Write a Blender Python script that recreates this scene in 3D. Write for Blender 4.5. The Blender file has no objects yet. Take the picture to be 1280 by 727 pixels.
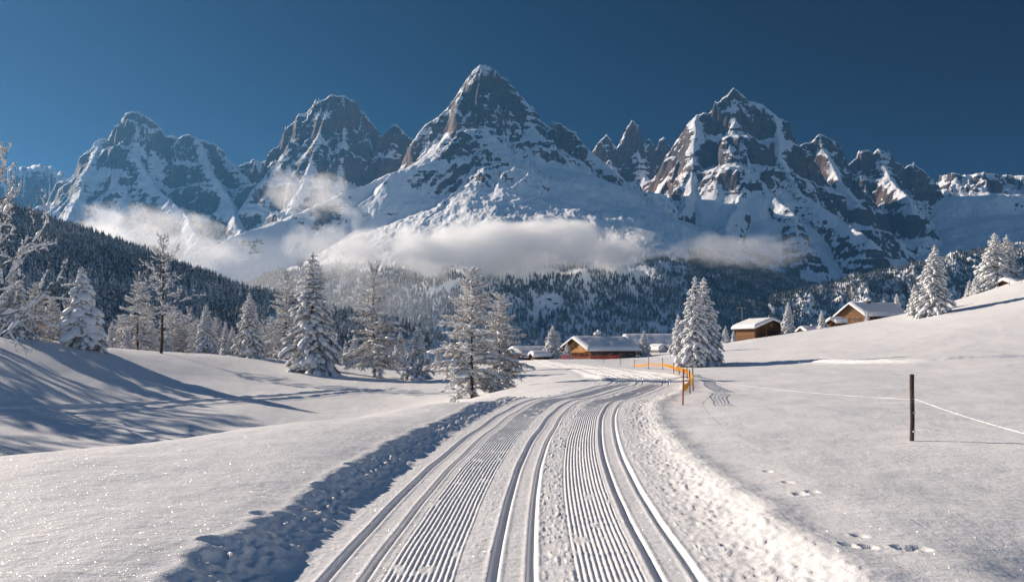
import bpy, math, random
import numpy as np

scene = bpy.context.scene
COL = scene.collection
R = math.radians
f32 = np.float32

# ------------------------------------------------------------------ camera, sky, sun, exposure
EYE = 1.75          # eye height above the groomed trail
HZ = 435.0          # row of the horizon in a 1280x727 frame
FOC = 1000.0        # focal length in those pixels
cam_data = bpy.data.cameras.new('camera')
cam_data.sensor_width = 36.0
cam_data.lens = FOC / 1280 * 36
cam_data.shift_y = (HZ - 363.5) / 1280
cam_data.clip_start = 0.1
cam_data.clip_end = 60000
cam = bpy.data.objects.new('camera', cam_data)
cam.location = (0, 0, EYE)
cam.rotation_euler = (R(90), 0, 0)
COL.objects.link(cam)
scene.camera = cam

SKY_POW = 0.04
SKY_POL = (1.02, 0.978, 0.953)
SUN_EL = R(22)
SUN_AHEAD = R(32)   # the sun stands left of the camera, this much ahead of square left
sun_dir = np.array([-math.cos(SUN_AHEAD) * math.cos(SUN_EL), math.sin(SUN_AHEAD) * math.cos(SUN_EL), math.sin(SUN_EL)])
world = bpy.data.worlds.new('World')
scene.world = world
world.use_nodes = True
wn = world.node_tree
bg = wn.nodes['Background']
sky = wn.nodes.new('ShaderNodeTexSky')
sky.sky_type = 'NISHITA'
sky.sun_disc = False
sky.sun_elevation = SUN_EL
sky.sun_rotation = math.atan2(sun_dir[0], sun_dir[1])
sky.altitude = 2500
sky.air_density = 1.0
sky.dust_density = 0.1
sky.ozone_density = 2.5
gam = wn.nodes.new('ShaderNodeGamma'); gam.inputs[1].default_value = 1.12
# clear winter sky, darkened ahead of the camera as through a polariser
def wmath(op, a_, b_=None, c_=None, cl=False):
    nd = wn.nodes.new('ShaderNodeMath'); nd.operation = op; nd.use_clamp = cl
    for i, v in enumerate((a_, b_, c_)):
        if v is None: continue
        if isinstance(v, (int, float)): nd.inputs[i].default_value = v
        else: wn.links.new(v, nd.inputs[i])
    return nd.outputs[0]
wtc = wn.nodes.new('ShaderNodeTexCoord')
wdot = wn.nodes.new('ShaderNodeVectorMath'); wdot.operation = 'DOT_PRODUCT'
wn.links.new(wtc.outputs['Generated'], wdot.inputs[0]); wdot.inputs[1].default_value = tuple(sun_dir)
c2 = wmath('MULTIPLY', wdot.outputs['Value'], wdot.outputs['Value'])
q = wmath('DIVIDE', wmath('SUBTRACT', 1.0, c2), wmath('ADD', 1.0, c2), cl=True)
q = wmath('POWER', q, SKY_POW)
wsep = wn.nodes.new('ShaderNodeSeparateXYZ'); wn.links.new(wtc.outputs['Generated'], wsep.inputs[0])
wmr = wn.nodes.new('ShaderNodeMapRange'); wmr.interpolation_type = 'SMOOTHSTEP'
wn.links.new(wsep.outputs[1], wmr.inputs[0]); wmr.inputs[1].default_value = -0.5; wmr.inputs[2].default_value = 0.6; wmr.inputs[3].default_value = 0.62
q = wmath('MULTIPLY', q, wmr.outputs[0])  # sky kept brighter overhead and behind the camera as added fill light
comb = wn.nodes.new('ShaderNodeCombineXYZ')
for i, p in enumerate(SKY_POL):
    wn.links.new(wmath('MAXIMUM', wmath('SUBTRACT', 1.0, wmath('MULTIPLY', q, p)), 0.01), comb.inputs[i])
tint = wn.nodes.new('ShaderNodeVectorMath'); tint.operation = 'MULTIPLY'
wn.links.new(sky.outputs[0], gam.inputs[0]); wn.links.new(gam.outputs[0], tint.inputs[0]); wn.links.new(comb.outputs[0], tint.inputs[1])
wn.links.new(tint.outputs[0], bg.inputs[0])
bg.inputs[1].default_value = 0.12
sun_l = bpy.data.lights.new('sun', 'SUN')
sun_l.energy = 5.0
sun_l.angle = R(0.5)
sun_l.color = (1.0, 0.865, 0.73)
sun_o = bpy.data.objects.new('sun', sun_l)
COL.objects.link(sun_o)
from mathutils import Vector, Matrix
sun_o.rotation_euler = Vector(sun_dir).to_track_quat('Z', 'Y').to_euler()

vs = scene.view_settings
vs.view_transform = 'Standard'
vs.look = 'None'
vs.exposure = 0.52
vs.gamma = 1.0
vs.use_curve_mapping = False
cy = scene.cycles
cy.max_bounces = 9
cy.diffuse_bounces = 3
cy.glossy_bounces = 2
cy.transmission_bounces = 2
cy.transparent_max_bounces = 6
cy.volume_bounces = 8
cy.volume_step_rate = 1.0
cy.volume_max_steps = 96
cy.use_denoising = True
cy.sample_clamp_indirect = 4.0

# ------------------------------------------------------------------ small helpers
def at(px, py, d):
    return ((px - 640) / FOC * d, d, EYE + (HZ - py) / FOC * d)

def smooth(a, b, x):
    t = np.clip((x - a) / (b - a), 0, 1)
    return t * t * (3 - 2 * t)

def _hash(ix, iy, seed):
    h = (ix.astype(np.int64) * 374761393 + iy.astype(np.int64) * 668265263 + seed * 1274126177) & 0xFFFFFFFF
    h = ((h ^ (h >> 13)) * 1274126177) & 0xFFFFFFFF
    h = h ^ (h >> 16)
    return h

def noise2(x, y, seed=0):
    """gradient noise, about -1..1"""
    x = np.asarray(x, f32); y = np.asarray(y, f32)
    ix = np.floor(x); iy = np.floor(y)
    fx = x - ix; fy = y - iy
    ix = ix.astype(np.int32); iy = iy.astype(np.int32)
    ux = fx * fx * fx * (fx * (fx * 6 - 15) + 10)
    uy = fy * fy * fy * (fy * (fy * 6 - 15) + 10)
    out = 0
    for dx in (0, 1):
        for dy in (0, 1):
            a = _hash(ix + dx, iy + dy, seed).astype(f32) * f32(2 * math.pi / 4294967296.0)
            g = np.cos(a) * (fx - dx) + np.sin(a) * (fy - dy)
            out = out + g * (ux if dx else 1 - ux) * (uy if dy else 1 - uy)
    return out * 1.5

def fbm(x, y, octv=4, seed=0, gain=0.5):
    s = 0; a = 1.0; f = 1.0
    for i in range(octv):
        s = s + a * noise2(x * f + 17.3 * i, y * f - 9.1 * i, seed + i)
        a *= gain; f *= 2.03
    return s

def ridged(x, y, octv=4, seed=0, gain=0.5):
    s = 0; a = 1.0; f = 1.0; w = 1.0
    for i in range(octv):
        n = 1 - np.abs(noise2(x * f + 31.7 * i, y * f + 5.3 * i, seed + i))
        n = n * n * w
        w = np.clip(n * 1.6, 0, 1)
        s = s + a * n
        a *= gain; f *= 2.1
    return s

def link(o, parent=None):
    COL.objects.link(o)
    if parent is not None:
        o.parent = parent
    return o

def tag(o, label=None, cat=None, group=None, kind=None):
    if label: o['label'] = label
    if cat: o['category'] = cat
    if group: o['group'] = group
    if kind: o['kind'] = kind
    return o

def mesh_np(name, V, F, mats=None, smooth_shade=True, mat_idx=None):
    """V (n,3); F (m,k) with k = 3 or 4"""
    V = np.asarray(V, f32); F = np.asarray(F, np.int32)
    me = bpy.data.meshes.new(name)
    me.vertices.add(len(V)); me.vertices.foreach_set('co', V.ravel())
    k = F.shape[1]
    me.loops.add(F.size); me.loops.foreach_set('vertex_index', F.ravel())
    me.polygons.add(len(F))
    me.polygons.foreach_set('loop_start', np.arange(0, F.size, k, dtype=np.int32))
    me.polygons.foreach_set('loop_total', np.full(len(F), k, np.int32))
    me.polygons.foreach_set('use_smooth', np.full(len(F), smooth_shade, bool))
    if mat_idx is not None:
        me.polygons.foreach_set('material_index', np.asarray(mat_idx, np.int32))
    for m in (mats or []):
        me.materials.append(m)
    me.update(calc_edges=True)
    return me

def grid_faces(nr, nc, wrap=False):
    a = np.arange(nr * nc, dtype=np.int32).reshape(nr, nc)
    if wrap:
        a = np.concatenate([a, a[:, :1]], 1)
    return np.stack([a[:-1, :-1], a[:-1, 1:], a[1:, 1:], a[1:, :-1]], -1).reshape(-1, 4)

def grid_obj(name, X, Y, Z, mat, wrap=False, attrs=None):
    nr, nc = X.shape
    V = np.stack([X, Y, Z], -1).reshape(-1, 3)
    me = mesh_np(name, V, grid_faces(nr, nc, wrap), [mat])
    for k, v in (attrs or {}).items():
        at_ = me.attributes.new(k, 'FLOAT', 'POINT')
        at_.data.foreach_set('value', np.asarray(v, f32).ravel())
    return link(bpy.data.objects.new(name, me))

# ------------------------------------------------------------------ materials
class NT:
    def __init__(s, name):
        s.m = bpy.data.materials.new(name)
        s.m.use_nodes = True
        s.t = s.m.node_tree
        s.t.nodes.clear()
        s.out = s.n('OutputMaterial')
    def n(s, typ, **kw):
        nd = s.t.nodes.new('ShaderNode' + typ)
        for k, v in kw.items():
            setattr(nd, k, v)
        return nd
    def l(s, a, b):
        s.t.links.new(a, b)
    def val(s, sock, v):
        if hasattr(v, 'is_output') or isinstance(v, bpy.types.NodeSocket):
            s.l(v, sock)
        else:
            sock.default_value = v
    def math(s, op, a, b=None, c=None, clamp=False):
        nd = s.n('Math', operation=op); nd.use_clamp = clamp
        s.val(nd.inputs[0], a)
        if b is not None: s.val(nd.inputs[1], b)
        if c is not None: s.val(nd.inputs[2], c)
        return nd.outputs[0]
    def vmath(s, op, a, b):
        nd = s.n('VectorMath', operation=op)
        s.val(nd.inputs[0], a); s.val(nd.inputs[1], b)
        return nd.outputs[0]
    def mix(s, fac, a, b):
        nd = s.n('Mix', data_type='RGBA')
        s.val(nd.inputs[0], fac)
        s.val(nd.inputs[6], a if not isinstance(a, tuple) else (*a, 1)[:4])
        s.val(nd.inputs[7], b if not isinstance(b, tuple) else (*b, 1)[:4])
        return nd.outputs[2]
    def noise(s, vec, scale, detail=3, rough=0.5, dist=0.0):
        nd = s.n('TexNoise')
        if vec is not None: s.l(vec, nd.inputs['Vector'])
        nd.inputs['Scale'].default_value = scale
        nd.inputs['Detail'].default_value = detail
        nd.inputs['Roughness'].default_value = rough
        nd.inputs['Distortion'].default_value = dist
        return nd.outputs[0]
    def ramp(s, x, a, b, smoothstep=True):
        nd = s.n('MapRange')
        nd.interpolation_type = 'SMOOTHSTEP' if smoothstep else 'LINEAR'
        s.val(nd.inputs[0], x); s.val(nd.inputs[1], a); s.val(nd.inputs[2], b)
        return nd.outputs[0]
    def bump(s, h, strength, dist, normal=None):
        nd = s.n('Bump')
        nd.inputs['Strength'].default_value = strength
        nd.inputs['Distance'].default_value = dist
        s.l(h, nd.inputs['Height'])
        if normal is not None: s.l(normal, nd.inputs['Normal'])
        return nd.outputs[0]
    def bsdf(s, color, rough=0.6, spec=0.3, normal=None):
        nd = s.n('BsdfPrincipled')
        s.val(nd.inputs['Base Color'], color if not isinstance(color, tuple) else (*color, 1)[:4])
        s.val(nd.inputs['Roughness'], rough)
        nd.inputs['Specular IOR Level'].default_value = spec
        if normal is not None: s.l(normal, nd.inputs['Normal'])
        s.l(nd.outputs[0], s.out.inputs[0])
        return nd

def mat_snow(name, fine=True, tint=(0.885, 0.88, 0.875)):
    t = NT(name)
    pos = t.n('NewGeometry').outputs['Position']
    big = t.noise(pos, 0.35, 3)
    col = t.mix(big, (tint[0] * 0.96, tint[1] * 0.96, tint[2] * 0.965), tint)
    nrm = None
    if fine:
        g1 = t.noise(pos, 9.0, 4, 0.65)
        g2 = t.noise(pos, 90.0, 2, 0.6)
        mpw = t.n('Mapping'); t.l(pos, mpw.inputs[0]); mpw.inputs['Scale'].default_value = (1.3, 3.6, 1); mpw.inputs['Rotation'].default_value = (0, 0, R(25))
        crust = t.noise(mpw.outputs[0], 1.0, 4, 0.55, 0.6)
        nrm = t.bump(crust, 0.45, 0.05)
        nrm = t.bump(g1, 0.5, 0.03, nrm)
        nrm = t.bump(g2, 0.35, 0.006, nrm)
    b = t.bsdf(col, 0.55, 0.25, nrm)
    if fine:     # snow crystals: a few tiny facets, each tilted its own way, catch the sun
        v = t.n('TexVoronoi'); t.l(pos, v.inputs['Vector']); v.inputs['Scale'].default_value = 120.0
        sp = t.n('SeparateColor'); t.l(v.outputs['Color'], sp.inputs[0])
        off = t.vmath('SUBTRACT', v.outputs['Color'], (0.5, 0.5, 0.5))
        tilt = t.n('VectorMath', operation='SCALE'); t.l(off, tilt.inputs[0]); tilt.inputs['Scale'].default_value = 1.9
        nn = t.n('VectorMath', operation='NORMALIZE'); t.l(t.vmath('ADD', t.n('NewGeometry').outputs['Normal'], tilt.outputs[0]), nn.inputs[0])
        gl = t.n('BsdfGlossy'); gl.inputs['Roughness'].default_value = 0.22; gl.inputs['Color'].default_value = (1, 1, 1, 1); t.l(nn.outputs[0], gl.inputs['Normal'])
        near_c = t.math('LESS_THAN', v.outputs['Distance'], 0.35)
        ms = t.n('MixShader'); t.l(t.math('MULTIPLY', near_c, 0.11), ms.inputs[0])
        t.l(b.outputs[0], ms.inputs[1]); t.l(gl.outputs[0], ms.inputs[2]); t.l(ms.outputs[0], t.out.inputs[0])
    return t.m

M = {}
M['snow'] = mat_snow('snow')
M['roof_snow'] = mat_snow('roof_snow', False)

def mat_mountain():
    t = NT('mountain_rock_and_snow')
    geo = t.n('NewGeometry')
    pos = geo.outputs['Position']
    sep = t.n('SeparateXYZ'); t.l(geo.outputs['Normal'], sep.inputs[0])
    nz = sep.outputs[2]
    n_small = t.noise(pos, 0.055, 6, 0.72)
    n_mid = t.noise(pos, 0.012, 3, 0.6)
    # strata: stretched along the beds
    mp = t.n('Mapping'); t.l(pos, mp.inputs[0]); mp.inputs['Scale'].default_value = (0.006, 0.006, 0.075)
    mp.inputs['Rotation'].default_value = (R(3), R(-4), 0)
    strata = t.noise(mp.outputs[0], 1.0, 4, 0.6)
    th = t.n('Attribute'); th.attribute_name = 'snowline'
    s = t.math('ADD', nz, t.math('MULTIPLY', t.math('SUBTRACT', n_small, 0.5), 0.22))
    s = t.math('ADD', s, t.math('MULTIPLY', t.math('SUBTRACT', n_mid, 0.5), 0.45))
    s = t.math('ADD', s, t.math('MULTIPLY', t.math('SUBTRACT', strata, 0.5), 0.40))
    mv = t.n('Mapping'); t.l(pos, mv.inputs[0]); mv.inputs['Scale'].default_value = (0.030, 0.030, 0.0035)
    cracks = t.noise(mv.outputs[0], 1.0, 4, 0.65, 0.4)
    s = t.math('ADD', s, t.math('MULTIPLY', t.math('SUBTRACT', cracks, 0.5), 0.22))
    s = t.math('SUBTRACT', s, th.outputs['Fac'])
    snowf = t.ramp(s, -0.03, 0.035)
    # rock colours: grey dolomite with warm bands
    warm = t.noise(pos, 0.0035, 3, 0.6)
    rock = t.mix(t.ramp(strata, 0.35, 0.68), (0.06, 0.055, 0.056), (0.155, 0.125, 0.105))
    rock = t.mix(t.ramp(warm, 0.45, 0.65), rock, (0.22, 0.115, 0.07))
    rock = t.mix(t.ramp(n_small, 0.35, 0.6), (0.06, 0.056, 0.058), rock)
    rock = t.mix(t.ramp(cracks, 0.30, 0.52), (0.05, 0.047, 0.05), rock)
    col = t.mix(snowf, rock, (0.85, 0.86, 0.88))
    b = t.noise(pos, 0.08, 4, 0.7)
    nrm = t.bump(t.math('ADD', b, t.math('MULTIPLY', cracks, t.math('SUBTRACT', 1.3, snowf))), 0.7, 9.0)
    t.bsdf(col, 0.75, 0.15, nrm)
    return t.m
M['mountain'] = mat_mountain()

# ------------------------------------------------------------------ near terrain
# groomed trail: centre line x(y)
TR_Y = np.array([-8, 0, 6, 10, 15.5, 24, 32, 40, 49, 60, 70, 85, 97, 115, 135, 160])
TR_X = np.array([0.0, 0.0, 0.0, 0.15, 0.6, 1.9, 4.5, 6.4, 7.35, 7.4, 6.8, 5.4, 3.7, 0.4, -5, -14])
def catmull(xs, ys, x):
    m = np.gradient(ys, xs)
    i = np.clip(np.searchsorted(xs, x) - 1, 0, len(xs) - 2)
    h = xs[i + 1] - xs[i]
    t = np.clip((x - xs[i]) / h, 0, 1)
    return ((1 + 2 * t) * (1 - t) ** 2 * ys[i] + t * (1 - t) ** 2 * h * m[i]
            + t * t * (3 - 2 * t) * ys[i + 1] + t * t * (t - 1) * h * m[i + 1])
def trail_x(y): return catmull(TR_Y, TR_X, np.asarray(y, float))
def trail_t(x, y):
    y0 = y
    for _ in range(5):
        yc = np.clip(y0, -8, 160)
        dx = (trail_x(yc + 0.1) - trail_x(yc - 0.1)) / 0.2
        n = np.sqrt(1 + dx * dx)
        t = (x - trail_x(yc)) / n + (y - yc) * dx / n * 0
        t = ((x - trail_x(yc)) - dx * (y - yc)) / n
        al = ((x - trail_x(yc)) * dx + (y - yc)) / (n * n)
        y0 = yc + np.clip(al, -3, 3)
    return t

CTRL = []
for y in (3, 4.5, 6, 8, 10, 13, 17, 21, 26, 32, 40, 50, 60, 72, 85, 100, 115):
    CTRL.append((float(trail_x(y)), y, 0.0))
for x, y, z in ((-2.3, 4, 0.31), (-2.3, 6, 0.31), (-2.2, 10, 0.32), (-1.9, 14, 0.33), (-6, 6, 0.36), (-3.8, 9.5, 0.34), (-4, 4, 0.36), (-3, 2, .3),
                (-7.0, 10.9, 0.33), (-5.0, 15.8, 0.33), (-2.9, 20.9, 0.31), (-0.5, 25.5, 0.27), (2.3, 30, 0.20),
                (3.4, 6, .16), (3.4, 9.5, .16), (3.8, 14, .13), (5, 20, .12), (7.5, 28, .12), (4, 4, .12), (6, 4.5, .1), (5.5, 7, .1),
                (3, 2, .1)):
    CTRL.append((x, y, z))
PC = '''-300 14 -.9z|-300 30 -1.2z|-300 40 482|-300 50 436|-300 62 400|-300 90 2.5z
0 16 -1.4z|0 26 -2.2z|0 36 545|0 40 520|0 46 480|0 52 446|0 58 415|0 72 2.5z|0 100 0z|0 150 -6z
100 18 -1.6z|100 30 -2.5z|100 40 532|100 44 512|100 50 480|100 56 452|100 62 432|100 80 1.2z|100 120 -2z
200 20 -1.7z|200 34 -2.6z|200 44 520|200 48 506|200 56 478|200 63 457|200 80 437|200 100 1z|200 140 -2z
300 22 -1.7z|300 38 -2.7z|300 48 508|300 53 497|300 62 480|300 75 460|300 95 442|300 115 .5z|300 150 -2z
400 24 -1.6z|400 42 -2.6z|400 54 500|400 58 490|400 70 475|400 80 463|400 95 456|400 130 -2z
500 28 -1.4z|500 46 -2.3z|500 58 494|500 64 486|500 80 474|500 110 -1.6z|500 150 -3z
590 33 -.9z|590 50 492|590 62 484|590 85 -1.2z|590 120 -1.2z
655 34 -.25z|655 42 479|655 70 460|655 105 450|655 135 -.2z
750 100 -.2z|720 130 -.3z|780 130 .1z|830 140 .9z|850 100 0z
900 38 477|900 75 460|900 110 440|900 150 429|900 200 -2z
1000 20 .2z|1000 48 465|1000 80 447|1000 110 431|1000 150 413|1000 210 2z
1140 14.3 551|1140 27 491|1140 45 463|1140 70 445|1140 90 424|1140 125 406|1140 165 394|1140 230 5z
1215 8 640|1215 160 371|1215 240 9z
1280 6.2 0z|1280 14 547|1280 27 490|1280 42 461|1280 60 443|1280 80 421|1280 115 381|1280 155 346|1280 240 14z
1420 6 -.2z|1420 20 515|1420 50 445|1420 90 380|1420 150 322|1420 240 20z|1420 8 -.1z'''
for tok in PC.replace('\n', '|').split('|'):
    px, d, v = tok.split(); px = float(px); d = float(d)
    z = float(v[:-1]) if v.endswith('z') else EYE + (HZ - float(v)) / FOC * d
    CTRL.append(((px - 640) / FOC * d, d, z))
for px, z in ((-200, -25), (0, -32), (200, -36), (400, -38), (600, -38), (800, -38), (1000, -32), (1200, -20), (1400, -5)):
    CTRL.append(((px - 640) / FOC * 420, 420, z))
CTRL = np.array(CTRL)
# behind and beside the camera
for a in range(60, 301, 20):
    for r, z in ((4, 0.15), (20, 0.2), (80, 0.5), (420, 1.0)):
        if 60 < a < 300 or r > 4:
            CTRL = np.vstack([CTRL, [r * math.sin(R(a)), r * math.cos(R(a)), z]])
def logpol(x, y):
    return np.arctan2(x, y), 0.5 * np.log(x * x + y * y + 0.25)
def _rbf_grid():
    a, v = logpol(CTRL[:, 0], CTRL[:, 1])
    A = np.concatenate([a, a - 2 * math.pi, a + 2 * math.pi]); Vv = np.tile(v, 3); Z = np.tile(CTRL[:, 2], 3)
    k = np.abs(A) < 3.6
    A, Vv, Z = A[k], Vv[k], Z[k]
    n = len(A)
    D = np.hypot(A[:, None] - A[None], Vv[:, None] - Vv[None]) ** 1.4
    S = np.zeros((n + 1, n + 1)); S[:n, :n] = D - np.eye(n) * 0.002; S[:n, n] = 1; S[n, :n] = 1
    w = np.linalg.solve(S, np.append(Z, 0))
    ga = np.linspace(-math.pi, math.pi, 601); gv = np.linspace(-0.8, 6.2, 421)
    GA, GV = np.meshgrid(ga, gv)
    out = np.full(GA.shape, w[n])
    for i in range(n):
        out += w[i] * ((GA - A[i]) ** 2 + (GV - Vv[i]) ** 2) ** 0.7
    ker = np.exp(-0.5 * (np.arange(-6, 7) / 2.4) ** 2); ker /= ker.sum()
    for ax in (0, 1):
        p = np.pad(out, [(6, 6) if i == ax else (0, 0) for i in (0, 1)], mode='edge')
        out = sum(ker[j] * np.take(p, range(j, j + out.shape[ax]), ax) for j in range(13))
    return ga, gv, out
GA_, GV_, GZ_ = _rbf_grid()
def bil(a, v):
    fa = np.clip((a - GA_[0]) / (GA_[1] - GA_[0]), 0, len(GA_) - 1.001)
    fv = np.clip((v - GV_[0]) / (GV_[1] - GV_[0]), 0, len(GV_) - 1.001)
    ia = fa.astype(int); iv = fv.astype(int); fa = fa - ia; fv = fv - iv
    return ((GZ_[iv, ia] * (1 - fa) + GZ_[iv, ia + 1] * fa) * (1 - fv)
            + (GZ_[iv + 1, ia] * (1 - fa) + GZ_[iv + 1, ia + 1] * fa) * fv)

def px_path(pts):
    return np.array([at(px, py, d)[:2] for px, py, d in pts])
MEADOW_TRACK = px_path(((-140, 514, 38), (0, 515, 41), (100, 512, 44), (200, 507, 48), (300, 501, 52), (400, 493, 57), (480, 488, 62), (560, 485, 60)))
FIELD_TRACK = px_path(((880, 456, 82), (940, 451, 77), (1000, 450, 74), (1050, 450.5, 66), (1110, 452, 60), (1150, 451, 58), (1210, 448, 57), (1280, 446, 56), (1400, 444, 54)))
def dist_path(x, y, P):
    best = np.full(x.shape, 1e9); 
    for (ax, ay), (bx, by) in zip(P[:-1], P[1:]):
        dx, dy = bx - ax, by - ay
        t = np.clip(((x - ax) * dx + (y - ay) * dy) / (dx * dx + dy * dy), 0, 1)
        best = np.minimum(best, np.hypot(x - ax - t * dx, y - ay - t * dy))
    return best
HOLES = []
for px, py, w in ((262, 648, .15), (268, 658, .13), (327, 614, .16), (318, 638, .12), (165, 713, .2), (402, 582, .17), (440, 562, .15), (445, 570, .1), (470, 550, .12), (430, 577, .1), (352, 630, .1)):
    d = (EYE - .45) / (py - HZ) * FOC
    HOLES.append((*at(px, py, d)[:2], w * .55, .04))
for px, py, w in ((1130, 690, .16), (1150, 690, .15), (1085, 690, .12), (1000, 622, .14), (1015, 620, .12), (960, 588, .1), (985, 606, .12), (1075, 672, .12), (1060, 690, .12)):
    d = (EYE - .12) / (py - HZ) * FOC
    HOLES.append((*at(px, py, d)[:2], w * .55, .04))

def ground0(x, y):
    a, v = logpol(x, y)
    return bil(a, v)
def ground(x, y, fine=True):
    x = np.asarray(x, float); y = np.asarray(y, float)
    z = ground0(x, y)
    r = np.hypot(x, y)
    z = z + 0.10 * fbm(x / 9, y / 9, 3, 5) * smooth(4, 25, r) + 0.5 * fbm(x / 40, y / 40, 2, 8) * smooth(35, 110, r) * 0.5
    if not fine:
        return z
    z = z + 0.012 * fbm(x / 0.9, y / 0.9, 3, 11) + 0.02 * fbm(x / 2.6 + y / 7, y / 1.5, 2, 15)
    for hx, hy, w, dp in HOLES:
        q = ((x - hx) ** 2 + (y - hy) ** 2) / (w * w)
        z = z - np.where(q < 9, dp * np.exp(-q * q) - 0.25 * dp * np.exp(-(q - 1.6) ** 2 * 3), 0)
    return z

T_IN_L, T_IN_R = -3.05, 3.6      # the trail sheet's outer edges
def near_mask(t, y):             # 1 under the trail sheet
    return smooth(T_IN_L, T_IN_L + 0.35, t) * (1 - smooth(T_IN_R - 0.45, T_IN_R, t)) * smooth(1.0, 2.0, y) * (1 - smooth(118, 126, y))

th_d = np.linspace(R(-40), R(40), 1150)
th_s = np.linspace(R(40), R(320), 110)[1:-1]
TH = np.concatenate([th_d, th_s])
RR = np.exp(np.linspace(math.log(1.0), math.log(420), 640))
TH2, RR2 = np.meshgrid(TH, RR)
X = RR2 * np.sin(TH2); Y = RR2 * np.cos(TH2)
Z = ground(X, Y)
Z = Z - 0.5 * near_mask(trail_t(X, Y), Y)
# close the centre
X[0] *= 0.02; Y[0] *= 0.02
snow_ground = grid_obj('snow_ground', X, Y, Z, M['snow'], wrap=True)
tag(snow_ground, kind='structure')

def trail_sheet():
    ys = np.exp(np.linspace(math.log(1.3), math.log(124), 720))
    tt = np.concatenate([np.linspace(T_IN_L - 0.1, -1.62, 75)[:-1], np.linspace(-1.62, 1.62, 400), np.linspace(1.62, T_IN_R + 0.1, 105)[1:]])
    Y0, T = np.meshgrid(ys, tt, indexing='ij')
    dx = (trail_x(Y0 + 0.1) - trail_x(Y0 - 0.1)) / 0.2
    n = np.sqrt(1 + dx * dx)
    X = trail_x(Y0) + T / n
    Y = Y0 - T * dx / n
    G = ground(X, Y)
    z0 = ground(trail_x(Y0), Y0, False)
    S = Y0  # along
    fade = 1 - smooth(22, 60, Y0) * 0.6
    # bed
    bed = z0 + 0.006 * fbm(T / 0.5, S / 1.5, 2, 21)
    def groove(c, w=0.034, dep=0.030):
        q = np.abs(T - c)
        return -dep * (1 - smooth(w * 0.55, w * 1.25, q)) + 0.006 * np.exp(-((q - w * 1.7) / (w * 0.6)) ** 2)
    for c in (-1.27, 0.0, 1.26):
        wob = 0.012 * noise2(S / 6, S * 0 + c, 3)
        for o in (-0.147, 0.147):
            bed = bed + groove(c + o + wob)
        bed = bed - 0.012 * (1 - smooth(0.12, 0.2, np.abs(T - c)))
    cm = (smooth(-1.0, -0.97, T) * (1 - smooth(-0.45, -0.42, T)) + smooth(0.47, 0.5, T) * (1 - smooth(1.0, 1.03, T)))
    brk = smooth(-0.35, 0.15, fbm(T / 0.22, S / 0.5, 3, 31) + 0.5)
    bed = bed + cm * brk * 0.0058 * np.sin(2 * math.pi * T / 0.046)
    bed = bed + cm * 0.006 * fbm(T / 0.06, S / 0.12, 2, 37) * (1 - brk * 0.6)
    for yy, aa in ((7.6, 0.3), (8.3, -0.2), (6.6, 0.15)):    # pole and skate scars across the corduroy
        q = (S - yy - aa * T - 0.12 * np.abs(np.sin(T * 9)))
        bed = bed + np.where((T > 0.3) & (T < 1.1), 0.013 * np.exp(-(q / 0.035) ** 2) * (0.5 + noise2(T / .05, S / .05, 77)), 0)
    rough = (smooth(0.18, 0.22, T) * (1 - smooth(0.45, 0.5, T))) + 0.35 * (smooth(-0.42, -0.38, T) * (1 - smooth(-0.2, -0.17, T))) + 0.6 * smooth(1.48, 1.6, T) + 0.45 * (1 - smooth(-1.6, -1.5, T))
    crumb = np.maximum(0, fbm(T / 0.055, S / 0.075, 3, 41) - 0.12)
    bed = bed + rough * (0.020 * crumb * (0.5 + np.maximum(0, noise2(T / .3, S / .6, 43) + .4)))
    # left bank: a cut wall with a lip, crumbling at its foot
    edge = 0.10 * fbm(S / 0.9, S * 0, 3, 51) + 0.05 * noise2(S / 0.25, S * 0, 52)
    bl = 1 - smooth(-2.32 + edge, -1.66 + edge * 0.6, T)
    top = G - 0.03 * np.exp(-((T + 2.05 - edge) / 0.35) ** 2) + 0.02 * np.exp(-((T + 2.23 - edge) / 0.10) ** 2) * fade
    lump = 0.9 * np.abs(noise2(T / 0.17 + .3 * noise2(T / .2, S / .2, 58), S / 0.2, 55)) + 1.0 * np.abs(noise2(T / 0.075, S / 0.09, 56)) + 0.7 * np.abs(noise2(T / 0.04, S / 0.05, 59)) - 0.6
    wall = bl * (1 - bl) * 4
    hl = np.where(T < 0, bl, 0)
    z = bed * (1 - hl) + top * hl + np.where(T < 0, (wall + 0.05 * hl * np.exp(-((T + 2.4) / .25) ** 2)) * 0.032 * lump * fade, 0) + np.where(T < -1.5, 0.07 * np.maximum(0, fbm(T / .12, S / .15, 2, 57) - 0.15) * wall * fade, 0)
    # right bank: low and rough
    edr = 0.12 * fbm(S / 1.1, S * 0, 3, 61)
    br = smooth(1.62 + edr * 0.4, 2.45 + edr, T)
    crest = 0.06 * np.exp(-((T - 2.42 - edr) / 0.28) ** 2) * fade
    chunk = np.maximum(0, fbm(T / 0.08, S / 0.10, 3, 65) - 0.1)
    rb = np.exp(-((T - 2.25) / 0.5) ** 2)
    clod = np.maximum(0, fbm(T / 0.3, S / 0.35, 2, 67) - 0.25)
    z = np.where(T > 0, bed * (1 - br) + (G + crest) * br + np.exp(-((T - 2.05) / 0.45) ** 2) * (0.032 * chunk + 0.012 * lump + 0.03 * clod) * fade, z)
    # join the open snow at both edges, then tuck under it
    e = (1 - smooth(T_IN_L, T_IN_L + 0.4, T)) + smooth(T_IN_R - 0.6, T_IN_R, T)
    z = z * (1 - e) + (G + 0.005) * e
    z = z - 0.06 * (1 - smooth(1.3, 2.0, Y0)) * 0
    o = grid_obj('ski_trail', X, Y, z, M['snow'])
    tag(o, kind='structure')
    return o
trail_sheet()

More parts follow.
